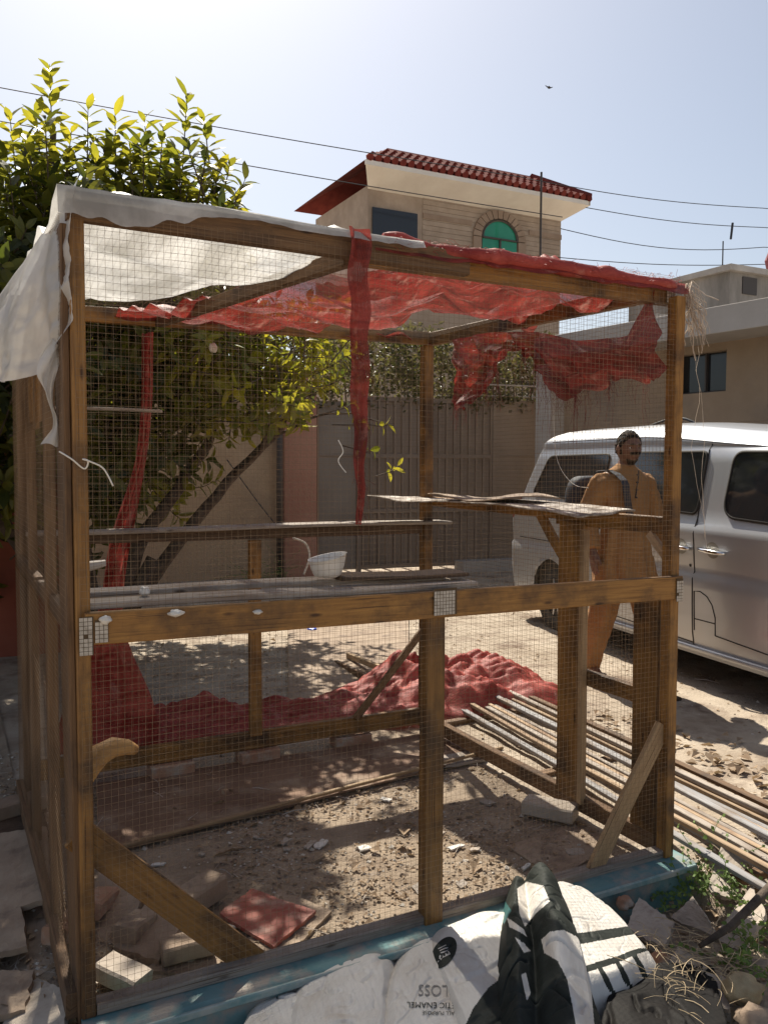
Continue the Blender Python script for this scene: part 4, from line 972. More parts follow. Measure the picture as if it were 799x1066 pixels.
# ---------------------------------------------------------------- man
mc = at(648, 600, 1, 2.05); MX, MY = mc.x, mc.y
FWf = V((CAM.x-MX, CAM.y-MY, 0)).normalized(); RIf = V((-FWf.y, FWf.x, 0))
if RIf.dot(RI) < 0: RIf = -RIf
fd = (FWf+RIf*.75).normalized(); lf = V((fd.y*-1, fd.x, 0))      # his left
lf = -V((fd.y, -fd.x, 0)) if V((fd.y, -fd.x, 0)).dot(RIf) < 0 else V((fd.y, -fd.x, 0))
gz = gh(MX, MY)
def hp(x, y, z): return V((MX, MY, gz))+lf*x+fd*y+V((0, 0, z))     # x = towards picture right
man = thing('person', (MX, MY, gz), 'bearded man in a mustard brown tunic walking between the cage and the van', 'person')
def skinmesh(name, nodes, edges, mt, parent, sub=2):
    me = bpy.data.meshes.new(name); me.from_pydata([hp(*n_[:3]) for n_ in nodes], edges, []); o = bpy.data.objects.new(name, me); COL.objects.link(o)
    bm = bmesh.new(); bm.from_mesh(me); sk = bm.verts.layers.skin.verify(); bm.verts.ensure_lookup_table()
    for i, n_ in enumerate(nodes):
        bm.verts[i][sk].radius = (n_[3], n_[3]) if len(n_) == 4 else (n_[3], n_[4]); bm.verts[i][sk].use_root = (i == 0)
    bm.to_mesh(me); bm.free()
    m = o.modifiers.new('s', 'SKIN'); m.branch_smoothing = .3; m2 = o.modifiers.new('u', 'SUBSURF'); m2.levels = sub; m2.render_levels = sub
    dg = bpy.context.evaluated_depsgraph_get(); ev = o.evaluated_get(dg); r_ = bpy.data.meshes.new_from_object(ev); bpy.data.objects.remove(o); return r_
nodes = [(0, 0, .93, .13, .10), (0, 0, 1.10, .13, .10), (0, .0, 1.28, .15, .11), (0, -.01, 1.42, .10, .08), (0, .0, 1.50, .052), (0, .015, 1.56, .052),
         (-.17, -.01, 1.41, .055), (-.25, -.05, 1.16, .045), (-.27, .02, .95, .034), (-.27, .05, .89, .024, .034),
         (.17, -.01, 1.41, .055), (.25, -.03, 1.16, .045), (.26, .12, .97, .034), (.26, .17, .92, .024, .034),
         (-.09, 0, .86, .085), (-.10, -.06, .50, .060), (-.08, -.24, .10, .042), (-.09, -.12, .04, .035, .03), (-.09, -.03, .025, .03, .018),
         (.09, .02, .86, .085), (.10, .18, .50, .060), (.08, .22, .09, .042), (.09, .33, .04, .035, .03), (.09, .42, .025, .03, .018)]
edges = [(0, 1), (1, 2), (2, 3), (3, 4), (4, 5), (3, 6), (6, 7), (7, 8), (8, 9), (3, 10), (10, 11), (11, 12), (12, 13), (0, 14), (14, 15), (15, 16), (16, 17), (17, 18), (0, 19), (19, 20), (20, 21), (21, 22), (22, 23)]
for side_, base, sgn in ((9, (-.27, .05, .89), -1), (13, (.26, .17, .92), 1)):
    bx, by, bz_ = base
    for k, (dx, L) in enumerate(((-.026, .062), (-.009, .072), (.009, .068), (.025, .055))):
        i0 = len(nodes)
        nodes += [(bx+.004*sgn, by+dx, bz_-.03, .011), (bx, by+dx*1.1+.008, bz_-.045-L*.5, .0088), (bx-.012*sgn, by+dx*1.1+.016, bz_-.045-L*1.0, .0075)]
        edges += [(side_, i0), (i0, i0+1), (i0+1, i0+2)]
    i0 = len(nodes); nodes += [(bx-.015*sgn, by+.035, bz_-.01, .011), (bx-.022*sgn, by+.052, bz_-.045, .009)]; edges += [(side_, i0), (i0, i0+1)]
bodym = skinmesh('body', nodes, edges, 'skin', man)
# head
HC = (0, .035, 1.612); hy = math.radians(-8)
def headpt(u, v, infl=0, what='head'):
    th = (u-.5)*2*math.pi; ph = (v-.5)*math.pi      # th = 0 faces forward
    d_ = V((math.sin(th)*math.cos(ph), math.cos(th)*math.cos(ph), math.sin(ph)))
    x = d_.x*.076; y = d_.y*.096; z = d_.z*.118
    if d_.z < 0: x *= 1-.30*(-d_.z)**1.3; y *= 1-.12*(-d_.z)
    if d_.y > 0:
        fx, fz = d_.x, d_.z
        y += .030*math.exp(-(fx/.13)**2)*(math.exp(-((fz+.16)/.16)**2)*1.0+.35*math.exp(-((fz-.05)/.2)**2))   # nose
        y += .010*math.exp(-((fz-.22)/.09)**2)*math.exp(-(fx/.6)**2)                                          # brow
        for sx in (-.36, .36): y -= .013*math.exp(-((fx-sx)/.16)**2-((fz-.06)/.10)**2); y += .006*math.exp(-((fx-sx*1.4)/.18)**2-((fz+.2)/.14)**2)
        y += .010*math.exp(-(fx/.22)**2-((fz+.46)/.07)**2) - .006*math.exp(-(fx/.25)**2-((fz+.53)/.03)**2) + .009*math.exp(-(fx/.2)**2-((fz+.60)/.07)**2)
        y += .016*math.exp(-(fx/.3)**2-((fz+.88)/.16)**2)                                                     # chin
    p = V((x, y, z))
    if infl: p += d_*infl
    # turn the head
    c_, s_ = math.cos(hy), math.sin(hy); p = V((p.x*c_+p.y*s_, -p.x*s_+p.y*c_, p.z))
    return hp(HC[0]+p.x, HC[1]+p.y, HC[2]+p.z)
hb = MB(); hb.grid(lambda u, v: headpt(u, v), 64, 48)
for sx in (-1, 1):
    def ear(u, v, sx=sx):
        th = u*2*math.pi; ph = (v-.5)*math.pi; return hp(HC[0]+sx*(.076+.012*math.cos(ph)*abs(math.cos(th))), HC[1]-.004+.020*math.cos(ph)*math.sin(th)-.004, HC[2]-.005+.034*math.sin(ph))
    hb.grid(ear, 14, 10)
me = hb.mesh('headtmp', 'skin'); bm = bmesh.new(); bm.from_mesh(bodym); bm.from_mesh(me); bmesh.ops.remove_doubles(bm, verts=bm.verts, dist=.0005)
fin = bpy.data.meshes.new('body'); bm.to_mesh(fin); bm.free(); fin.materials.clear(); fin.materials.append(M['skin'])
bo = bpy.data.objects.new('body', fin); COL.objects.link(bo)
rm = bo.modifiers.new('r', 'REMESH'); rm.mode = 'VOXEL'; rm.voxel_size = .0058; rm.use_smooth_shade = True
def adopt(o, p): o.parent = p; o.matrix_parent_inverse = Matrix.Translation(-p.location); return o
adopt(bo, man)
b = MB()
for sx in (-.36, .36):
    p = headpt(.5+math.asin(sx/1.0)/(2*math.pi), .5+.06/math.pi*1.0)
    c_ = p-fd*.004; b.tube([c_-fd*.012, c_+fd*.004, c_+fd*.008], [.013, .012, .006], 12)
b.build('eyes', 'eye', man, smooth=True)
b = MB()
for sx in (-.36, .36):
    p = headpt(.5+math.asin(sx)/(2*math.pi), .5+.06/math.pi)+fd*.0035; b.tube([p, p+fd*.003], [.006, .004], 8)
    for k in range(7):
        t = k/6; q0 = headpt(.5+math.asin(sx*(.5+.9*t))/(2*math.pi), .5+(.24-.03*abs(t-.4))/math.pi, .002); b.tube([q0-V((0, 0, .004)), q0+V((0, 0, .004))+fd*.002], [.004, .003], 5)
b.build('brows', 'hair', man)
def hairf(u, v):
    p = headpt(u, v, 0); q_ = (p-hp(*HC))*1.0
    infl = .006+.005*n3(q_.x*60, q_.y*60, q_.z*60)+.004*n3(q_.x*140, q_.y*140, q_.z*140)
    return headpt(u, v, infl*smooth(0, .05, v-hl(abs(u-.5)))+.001)
def hl(a): return interp([(0, .715), (.09, .70), (.15, .63), (.19, .55), (.22, .50), (.25, .56), (.29, .54), (.32, .40), (.5, .34)], a)
b = MB(); b.grid(hairf, 120, 90, keep=lambda u, v: v > hl(abs(u-.5))+.008*math.sin(u*160)); o = b.build('hair', 'hair', man, smooth=True, weld=.0003); solid(o, .004, -1)
def inb(u, v):
    a = abs(u-.5)
    jaw = v < .27+.3*a and v > .15 and a < .14
    stache = .385 < v < .44 and a < .085
    mouth = .345 < v < .375 and a < .045
    sb = .40 < v < .5 and .19 < a < .225
    return (jaw and not (v > .33 and a < .05)) or (stache) or sb
b = MB(); b.grid(lambda u, v: headpt(u, v, .002+.003*ridge(u*20, v*16, 7, 1)+.002*n3(u*70, v*60)), 100, 80, keep=inb); o = b.build('beard', 'hair', man, smooth=True); solid(o, .004, -1)
# tunic
def ringloft(b, rows, n_=40, seed=0, fold=.012, ff=9):
    """rows: (cx, cy, z, rx, ry, foldamt)"""
    def f(u, v):
        t = v*(len(rows)-1); i = min(int(t), len(rows)-2); k = t-i; k = k*k*(3-2*k)*.5+k*.5
        r_ = [rows[i][j]*(1-k)+rows[i+1][j]*k for j in range(6)]; th = u*2*math.pi
        fo = 1+r_[5]*(math.sin(th*ff+3*n3(v*3, seed)+seed)*.5+ridge(math.cos(th)*1.5, math.sin(th)*1.5+v*3, seed, 1.3)*.7)
        return hp(r_[0]+math.cos(th)*r_[3]*fo, r_[1]+math.sin(th)*r_[4]*fo, r_[2])
    b.grid(f, n_*2, 60, (2, 3))
def loftz(b, pts, n_=28, seed=0, fo=.06):
    """tube sleeves / legs with wrinkles; pts (x,y,z,r)"""
    P = []
    for i in range(len(pts)-1):
        for k in range(10): t = k/10; P.append([pts[i][j]*(1-t)+pts[i+1][j]*t for j in range(4)])
    P.append(list(pts[-1])); vs = []; uv = []
    for i, p in enumerate(P):
        a = P[max(0, i-1)]; c_ = P[min(len(P)-1, i+1)]; t = V((c_[0]-a[0], c_[1]-a[1], c_[2]-a[2])).normalized(); x_ = t.cross(V((0, 1, 0))).normalized(); y_ = t.cross(x_)
        for k in range(n_+1):
            th = k/n_*2*math.pi; r_ = p[3]*(1+fo*(ridge(math.cos(th)*1.3, i*.16, seed+math.sin(th), 1.2)-.2)+fo*.5*math.sin(th*5+i*.2+seed))
            q = V(p[:3])+x_*math.cos(th)*r_+y_*math.sin(th)*r_; vs.append(hp(*q)); uv.append((k/n_*.4, i*.02))
    m = n_+1; b.add(vs, [(i*m+k, i*m+k+1, (i+1)*m+k+1, (i+1)*m+k) for i in range(len(P)-1) for k in range(n_)], uv)
    b.add(vs[:n_], [tuple(range(n_))]); b.add(vs[-m:-1], [tuple(range(n_-1, -1, -1))])
b = MB()
ringloft(b, [(0, 0, 1.515, .055, .052, 0), (0, -.005, 1.49, .085, .066, 0), (0, -.01, 1.46, .135, .080, .02), (0, -.01, 1.41, .180, .105, .05), (0, 0, 1.25, .170, .118, .09), (0, .0, 1.08, .152, .122, .12), (0, .01, .95, .165, .138, .14), (0, .02, .80, .180, .160, .18), (0, .03, .64, .200, .20, .22)], seed=2)
loftz(b, [(-.125, -.01, 1.405, .055), (-.185, -.02, 1.375, .068), (-.235, -.04, 1.22, .068), (-.262, -.04, 1.12, .064), (-.275, .03, .945, .050)], seed=3, fo=.16)
loftz(b, [(.125, -.01, 1.405, .055), (.185, -.015, 1.375, .068), (.235, -.02, 1.22, .068), (.255, .0, 1.12, .064), (.265, .13, .965, .050)], seed=6, fo=.16)
o = b.build('tunic', 'cloth', man, smooth=True, weld=.0004); r2 = o.modifiers.new('r', 'REMESH'); r2.mode = 'VOXEL'; r2.voxel_size = .007; r2.use_smooth_shade = True
b = MB(); b.tube([hp(.0+.002*math.sin(i), .142+.0*i-.0015*i*i*.3, 1.47-.022*i) for i in range(12)], .004, 5)
for i in range(4): q = hp(.0, .128-.003*i, 1.44-.05*i); b.tube([q, q+fd*.016], [.006, .005], 8)
b.build('button_placket', 'pack', man)
b = MB()
loftz(b, [(-.10, 0, .86, .100), (-.125, -.05, .52, .085), (-.115, -.17, .26, .075), (-.085, -.235, .12, .070), (-.08, -.24, .09, .055)], seed=9, fo=.22)
loftz(b, [(.10, .01, .86, .100), (.125, .12, .52, .085), (.125, .19, .26, .075), (.085, .22, .12, .070), (.08, .225, .09, .055)], seed=12, fo=.22)
o = b.build('trousers', 'cloth', man, smooth=True, weld=.0004)
for (x, y) in ((-.09, -.16), (.09, .30)):
    b = MB(); b.beam(hp(x, y-.13, .012), hp(x, y+.15, .012), .022, .085, (0, 0, 1), ch=.01, seg=6); b.beam(hp(x-.045, y+.04, .055), hp(x+.045, y+.04, .055), .012, .05, (0, 0, 1), ch=.004); b.build('sandal', 'sandal', man)
# backpack
bp_ = thing('backpack', tuple(hp(-.12, -.18, 1.0)), 'black bag slung behind the right shoulder of the bearded man', 'bag')
def bagf(u, v):
    th = u*2*math.pi; ph = (v-.5)*math.pi; c_ = abs(math.cos(ph))**.55; x = math.copysign(abs(math.cos(th))**.6, math.cos(th))*.15*c_; y = math.copysign(abs(math.sin(th))**.6, math.sin(th))*.085*c_; z = math.copysign(abs(math.sin(ph))**.7, math.sin(ph))*.19
    n_ = .012*ridge(u*6, v*4, 3, 1); return hp(-.15+x*(1+n_*3), -.215+y*(1+n_*6), 1.24+z)
b = MB(); b.grid(bagf, 48, 32); adopt(b.build('pack_body', 'pack', None, smooth=True), bp_)
b = MB(); pts = []
for i in range(13):
    t = i/12; pts.append(hp(-.115+.0*t+.07*t*t-.02*t, -.13+.29*smooth(0, .5, t)-.01*t, 1.47-.04*abs(t-.3)-.36*max(0, t-.25)))
for i in range(len(pts)-1): b.beam(pts[i], pts[i+1]+(pts[i+1]-pts[i])*.1, .055, .008, lf)
adopt(b.build('strap', 'pack', None), bp_)

# ---------------------------------------------------------------- battens right of the cage
bt = []; dx_ = 0
for i, (wd, mt) in enumerate([(.030, 'wood_blue'), (.024, 'wood_tan'), (.022, 'wood_blue'), (.030, 'wood_grey'), (.022, 'wood_tan'), (.020, 'wood_grey'), (.030, 'wood_blue'), (.024, 'wood_tan'), (.026, 'wood_blue'), (.022, 'wood_tan'), (.028, 'wood_grey'), (.022, 'wood_tan'), (.034, 'wood_old')]):
    bt.append((dx_+wd/2, wd, mt)); dx_ += wd+(.022, .014, .026, .016, .018)[i % 5]
for i, (dx, wd, mt) in enumerate(bt):
    x0 = 2.215+dx; sp = .0; yb = 2.15-R.uniform(0, .35) if i < 8 else 2.55; yf = -.75+R.uniform(-.1, .3)
    zt = .03+R.uniform(0, .02)+(.03 if i in (1, 6, 10) else 0)
    b = MB(); b.beam((x0-.055+R.uniform(-.01, .01), yf, zt), (x0+.165+R.uniform(-.015, .015), yb, zt+.01), .020, wd*1.12, (0, 0, 1), seg=12, bow=.012)
    tag(b.build('batten', mt), ORD[i]+' long dusty batten counting outwards from the right side of the cage', 'batten', 'battens stacked beside the cage')
for i, y in enumerate((-.25, .9, 1.8)):
    b = MB(); b.beam((2.18, y, .0), (2.95, y+.03, .0), .03, .05, (0, 0, 1), seg=2); tag(b.build('sleeper', 'wood_old'), ['nearest','middle','farthest'][i]+' crosswise timber lying under the stacked battens', 'timber')
# ---------------------------------------------------------------- slabs, bricks, boards
def slab(name, mt, quad, th, label, cat, n_=14, amp=.005, bump=.004, seed=0, group=None, bulge=0):
    q = [V(p) for p in quad]; nn = (q[1]-q[0]).cross(q[3]-q[0]).normalized()
    if nn.z < 0: nn = -nn
    def top(u, v):
        p = q[0]*(1-u)*(1-v)+q[1]*u*(1-v)+q[2]*u*v+q[3]*(1-u)*v; e = amp*(fbm(u*3+seed, v*3, seed, 1.6)+.5*crum(u, v, seed, 3))
        c_ = (q[0]+q[2])/2; d_ = (p-c_); rim_ = max(abs(u-.5), abs(v-.5))*2
        return p+d_.normalized()*e*smooth(.6, 1, rim_)*(3 if d_.length else 0)+nn*(bump*fbm(u*5, v*5, seed+4, 1.3)+bulge*math.sin(u*3.14)*math.sin(v*3.14))
    b = MB(); b.grid(top, n_, n_, ((q[1]-q[0]).length, (q[3]-q[0]).length)); o0 = len(b.v)
    b.grid(lambda u, v: top(u, v)-nn*th, n_, n_)
    m = n_+1; e = [i for i in range(m)]+[j*m+n_ for j in range(1, m)]+[n_*m+i for i in range(n_-1, -1, -1)]+[j*m for j in range(n_-1, 0, -1)]
    for k in range(len(e)):
        a, c_ = e[k], e[(k+1) % len(e)]; b.f.append((a, c_, o0+c_, o0+a)); b.mi.append(0); b.uv.append([(0, 0), (.02, 0), (.02, th), (0, th)])
    o = b.build(name, mt); return tag(o, label, cat, group)
def qpx(pts, z):
    zs = z if isinstance(z, (list, tuple)) else [z]*4
    return [pz(x, y, zz) for (x, y), zz in zip(pts, zs)]
def brickat(px, py, z, ang, tilt=0, mt='brick', label='', sz=(.21, .10, .065)):
    c = pz(px, py, z); d = V((math.cos(ang), math.sin(ang), tilt)).normalized(); b = MB()
    b.beam(c-d*sz[0]/2, c+d*sz[0]/2, sz[2], sz[1], (0, 0, 1), ch=.007, seg=5, bow=.004); return tag(b.build('brick', mt), label, 'brick')
slab('brown_sheet', 'ply', qpx([(105, 888), (522, 782), (452, 762), (100, 815)], [-.025, -.02, -.03, -.03]), .010, 'large flat dusty brown sheet lying on the floor along the back of the cage', 'sheet', 30, .004, .006, 3)
b = MB(); b.beam(pz(113, 884, -.01), pz(522, 778, .0), .014, .02, (0, 0, 1), seg=14, bow=.008); tag(b.build('thin_strip', 'wood_pale'), 'thin pale wooden strip edging the brown sheet on the floor', 'strip')
brickat(178, 800, -.01, .05, label='dusty brick under the back rail, leftmost of three')
brickat(268, 786, -.01, .1, label='dusty brick under the back rail, middle of three')
brickat(365, 770, -.02, .0, label='dusty brick under the back rail, rightmost of three')
brickat(572, 842, .0, -.95, label='pale dusty brick on the floor beside the right side rail', mt='slab_pale', sz=(.22, .11, .06))
slab('tile_slab', 'slab', qpx([(0, 950), (50, 935), (48, 860), (-20, 870)], [-.02, .03, .02, -.03]), .02, 'broken dusty slab leaning outside the cage at the left edge', 'slab', seed=5)
slab('tile_slab', 'slab', qpx([(30, 1020), (62, 1005), (52, 925), (18, 940)], [-.06, -.04, -.04, -.06]), .02, 'narrow grey brown slab just left of the front left post', 'slab', seed=6)
slab('tile_slab', 'slab_pale', qpx([(-30, 1110), (62, 1085), (74, 1032), (38, 1018)], [-.06, .0, .0, -.05]), .025, 'pale slab lying at the foot of the front left post', 'slab', seed=7)
slab('tile_slab', 'slab', qpx([(120, 985), (165, 1000), (215, 925), (170, 912)], [-.02, -.02, .03, .02]), .03, 'long grey brown slab under the front left brace', 'slab', seed=8)
slab('tile_slab', 'slab', qpx([(85, 975), (125, 985), (160, 905), (105, 900)], [-.05, -.04, .03, .01]), .03, 'dark slab beside the foot of the front left brace', 'slab', seed=9)
slab('tile_slab', 'slab_pale', qpx([(150, 995), (200, 1000), (245, 965), (205, 950)], [-.03, -.03, -.02, -.02]), .035, 'paler block lying below the long slab under the brace', 'slab', seed=10)
slab('tile_slab', 'slab', qpx([(150, 1010), (225, 1015), (240, 990), (180, 985)], -.035), .03, 'flat reddish slab near the kerb at the front left', 'slab', seed=12)
brickat(205, 932, .01, .5, .1, mt='slab', label='rough grey block lying left of the red board', sz=(.19, .10, .075))
slab('red_board', 'redboard', qpx([(228, 950), (285, 985), (328, 948), (262, 925)], [-.02, -.02, -.015, -.02]), .012, 'dusty red board lying face up on the cage floor', 'board', seed=13, amp=.004)
slab('pale_board', 'slab', qpx([(255, 985), (300, 994), (345, 948), (290, 925)], [-.035, -.035, -.03, -.035]), .010, 'brown grey board partly under the dusty red board', 'board', seed=14, amp=.003)
slab('floor_board', 'wood_grey', qpx([(505, 790), (525, 775), (440, 790), (445, 800)], -.02), .012, 'grey weathered board lying on the floor behind the middle post', 'board', seed=15)
slab('floor_board', 'slab', qpx([(530, 880), (575, 915), (640, 880), (600, 855)], -.04), .012, 'dusty flat board on the floor near the right brace', 'board', seed=16)
slab('concrete_sheet', 'slab', qpx([(300, 745), (425, 700), (425, 640), (300, 650)], [0, 0, .02, .02]), .02, 'grey sheet lying on the ground behind the red tarp', 'sheet', seed=17)
b = MB(); b.beam(pz(362, 682, .03), pz(420, 705, .10), .04, .03, (0, 0, 1), seg=3); tag(b.build('wood_offcut', 'wood_pale'), 'short plank offcut behind the red tarp heap, upper one', 'plank')
b = MB(); b.beam(pz(350, 690, .0), pz(405, 716, .06), .04, .03, (0, 0, 1), seg=3); tag(b.build('wood_offcut', 'wood_old'), 'short plank offcut behind the red tarp heap, lower one', 'plank')
scrap(pz(325, 655, .02), .045, 'bluecap', 'blue_scrap', 'small blue plastic scrap on the shaded ground behind the cage', 'scrap', .3, 4)
slab('tile_slab', 'slab', qpx([(-40, 1000), (28, 985), (20, 935), (-40, 945)], [-.04, .0, .0, -.04]), .02, 'dark dusty slab at the left edge below the leaning slab', 'slab', seed=41)
slab('tile_slab', 'slab', qpx([(-30, 1066), (25, 1050), (35, 1010), (-20, 1010)], [-.05, -.03, -.03, -.05]), .02, 'brown slab at the left edge above the pale slab', 'slab', seed=42)
slab('brown_board', 'wood_dark', qpx([(-10, 880), (52, 868), (46, 845), (-10, 850)], -.03), .015, 'dark board lying across the ground behind the leaning slab at the left', 'board', seed=43, amp=.003)
brickat(20, 838, .0, .3, label='grey dusty block in the shade left of the back left post', mt='slab')
rr = random.Random(77)
for i in range(24):
    x = rr.uniform(.08, 1.9); y = rr.uniform(.15, 1.05); L_ = rr.uniform(.012, .038); a = rr.random()*3.1; c = V((x, y, gh(x, y)+.022)); d = V((math.cos(a), math.sin(a), rr.uniform(-.15, .15)))*L_; e_ = V((-math.sin(a), math.cos(a), rr.uniform(-.2, .2)))*L_*rr.uniform(.3, .8)
    slab('chip', ['slab_pale', 'wood_grey', 'sack'][i % 3], [c-d-e_, c+d-e_*.8, c+d*.9+e_, c-d*.8+e_], .006, ['small pale chip lying in the litter on the cage floor', 'small grey wooden chip lying in the litter on the cage floor', 'crumpled white plastic scrap lying in the litter on the cage floor'][i % 3], 'chip', 4, .004, .004, i, 'pale chips littering the cage floor')
rr = random.Random(78)
for i in range(5):
    p_ = [(102, 940), (140, 965), (128, 1015), (70, 965), (195, 985)][i]
    brickat(p_[0], p_[1], .0, rr.uniform(-1, 1.5), rr.uniform(-.2, .2), ['brick', 'slab', 'slab_pale', 'brick', 'slab'][i], ['reddish broken brick under the upper end of the left brace', 'grey broken block below the left brace', 'pale brick piece at the foot of the front left post, inside', 'half hidden brick outside the front left post', 'grey brick piece lying near the lower end of the left brace'][i], (rr.uniform(.10, .17), .085, .055))
# curved peeled log inside the front left corner
b = MB(); P = [at(86, 822, 1, .22), at(94, 802, 1, .24), at(104, 788, 1, .25), at(118, 780, 1, .26), at(132, 780, 1, .27), at(141, 783, 1, .28)]
b.tube(P, [.018, .030, .034, .030, .024, .016], 12); 
for i, v in enumerate(b.v): p = V(v); b.v[i] = tuple(p+V((0, 0, .010*ridge(p.x*9, p.z*30, 1, 1.0))))
tag(b.build('curved_branch', 'log', smooth=True), 'curved yellowed piece of wood sticking out beside the front left post', 'branch')
# white loops hanging at the back, pale scraps
string('white_hook', 'pale curved hook hanging near the back middle post', [at(305, 560, 1, 2.0), at(318, 566, 1, 2.0), at(322, 580, 1, 2.0), at(316, 598, 1, 2.0)], .006)
string('pale_twig', 'thin curled pale string caught on the red strip', [at(352, 458, 1, .0), at(357, 470, 1, .0), at(352, 480, 1, .0), at(360, 492, 1, 0)], .0018)
q = at(120, 600, 1, 1.2)
scrap(at(222, 362, 1, 1.75), .020, 'sack', 'plastic_scrap', 'white plastic scrap hanging under the back top rail', 'scrap', 1.2, 6)
b = MB(); b.tube([at(90, 590, 1, .9), at(110, 586, 1, .9)], [.02, .012], 8); tag(b.build('shelf_bracket', 'conc_pale'), 'pale object lying between the two shelf levels at the left', 'object') 

# ---------------------------------------------------------------- sacks and sheets in front
def inpoly(x, y, poly):
    c = False; n_ = len(poly)
    for i in range(n_):
        x0, y0 = poly[i]; x1, y1 = poly[i-1]
        if (y0 > y) != (y1 > y) and x < (x1-x0)*(y-y0)/(y1-y0)+x0: c = not c
    return c
BV = {}
from mathutils.bvhtree import BVHTree
def pillow(name, mats, quad, label, cat, base=-.15, bulge=.05, n_=(110, 80), seed=0, wr=.012, prints=(), curv=.20, bend=None):
    q = [V(p) for p in quad]
    def f(u, v):
        p = q[0]*(1-u)*(1-v)+q[1]*u*(1-v)+q[2]*u*v+q[3]*(1-u)*v
        e = (max(0, math.sin(u*math.pi))*max(0, math.sin(v*math.pi)))**curv
        X = p.x*1.0; Y = p.y*1.0
        c1 = n3(X*5+seed, Y*5, seed); c2 = n3(X*11, Y*11+seed, seed+2); c3_ = n3(X*3+Y*5, Y*9-X*6, seed+7)
        cr = -.5*math.exp(-(c1/.035)**2)*smooth(-.1, .2, c3_)-.35*math.exp(-(c2/.035)**2)*smooth(0, .25, c1)-.9*math.exp(-(c3_/.04)**2)*smooth(-.05, .2, c2+.1)
        h = (p.z-base)*min(1, e*1.25)+bulge*e + e*(wr*1.5*n3(X*4, Y*4, seed)+wr*1.1*cr+wr*1.5*(crum(X*.8+Y*.3, Y*1.1-X*.2, seed, 4.5)-.3))
        x = p.x+.02*n3(u*3, v*3, seed+1); y = p.y+.02*n3(u*3, v*3, seed+5)
        if bend: h += bend(u, v)*e
        return V((x, y, base+h))
    def mifn(u, v):
        if not prints: return 0
        x, y = prj(f(u, v))
        for k, poly in prints:
            if inpoly(x, y, poly): return k
        return 0
    b = MB(); b.grid(f, *n_, uvs=(.6, .5), mifn=mifn); o = b.build(name, mats, smooth=True)
    BV[name+str(seed)] = BVHTree.FromPolygons([tuple(v) for v in b.v], b.f); tag(o, label, cat); return o
def onto(bvs, px, py, off=.0012):
    best = None
    for bv in bvs:
        d = (at(px, py, 2, -3)-CAM).normalized(); h = bv.ray_cast(CAM, d)
        if h[0] is not None and (best is None or h[3] < best[3]): best = h
    if best is None: return None
    n_ = best[1]; n_ = n_ if n_.dot(d) < 0 else -n_
    return best[0]+n_*off
pillow('white_sack', ['sack'], qpx([(205, 1140), (330, 1140), (325, 1026), (268, 1036)], [-.03, -.02, -.05, -.07]), 'small crumpled white sack corner at the far left of the sack pile', 'sack', seed=1, bulge=.03)
pillow('white_sack', ['sack'], qpx([(285, 1140), (405, 1140), (415, 975), (296, 1022)], [.0, .01, -.03, -.05]), 'plump blank white sack left of the lettered sack', 'sack', seed=2, bulge=.035, wr=.011)
s3 = pillow('lettered_sack', ['sack'], qpx([(370, 1140), (560, 1140), (500, 950), (412, 972)], [.02, .02, -.02, -.04]), 'white sack with upside down black lettering lying against the teal kerb', 'sack', seed=3, bulge=.030, wr=.0055, n_=(170, 150))
s7 = pillow('emblem_sack', ['sack', 'print'], qpx([(496, 1140), (640, 1140), (540, 938), (436, 968)], [.05, .06, .01, -.02]), 'white sack with a round dark emblem and a big black patch, overlapping the lettered sack', 'sack', seed=7, bulge=.040, wr=.009, n_=(190, 170), curv=.16,
        prints=[(1, [(478, 1080), (492, 1050), (508, 1028), (530, 1012), (560, 1000), (600, 1000), (640, 1080), (660, 1200), (470, 1200)])])
pillow('folded_sheet', ['sack', 'print', 'print_teal'], qpx([(505, 1140), (655, 1140), (578, 898), (522, 912)], [.09, .08, .07, .05]), 'folded black and white printed sheet lying on top of the sacks', 'sheet', seed=4, bulge=.05, wr=.016, n_=(200, 220), base=-.14, bend=lambda u, v: .055*math.exp(-((u-.66)/.17)**2)+.03*math.exp(-((u-.22)/.10)**2)-.02*math.exp(-((u-.42)/.05)**2),
        prints=[(0, [(538, 925), (548, 918), (565, 922), (572, 938), (556, 952), (546, 965), (540, 950)]), (0, [(563, 978), (572, 970), (586, 968), (600, 975), (612, 995), (618, 1066), (626, 1140), (608, 1140), (598, 1060), (590, 1020), (580, 1000), (566, 992)]), (0, [(527, 955), (535, 960), (545, 968), (548, 975), (540, 970), (530, 965)]), (0, [(535, 975), (545, 982), (552, 990), (545, 992)]), (0, [(542, 1015), (547, 1012), (552, 1034), (548, 1042)]), (2, [(510, 935), (520, 930), (532, 948), (524, 962)]), (1, [(300, 800), (800, 800), (800, 1300), (300, 1300)])])
pillow('striped_sheet', ['sack', 'print'], qpx([(590, 1045), (692, 1003), (615, 925), (560, 908)], [.03, -.02, .02, .07]), 'stiff white sheet with black bars lying right of the folded sheet', 'sheet', seed=5, bulge=.02, wr=.004, n_=(190, 170), curv=.15,
        prints=[(1, [(590, 973), (655, 964), (662, 972), (598, 984)]), (1, [(606, 1006), (640, 996), (664, 987), (682, 987), (664, 993), (640, 1003), (610, 1012)])] + [(1, [(x, y), (x+5, y-1), (x+13, y+12), (x+18, y+24), (x+21, y+28), (x+15, y+28), (x+10, y+20), (x+6, y+10)]) for x, y in ((620, 1006), (638, 1000), (656, 993))])
pillow('black_plastic', ['blackplastic'], qpx([(600, 1140), (770, 1140), (742, 1000), (640, 1015)], [.0, .0, -.05, -.05]), 'crumpled black plastic sheet in the bottom right corner', 'plastic sheet', seed=6, bulge=.015, wr=.016, curv=.07)
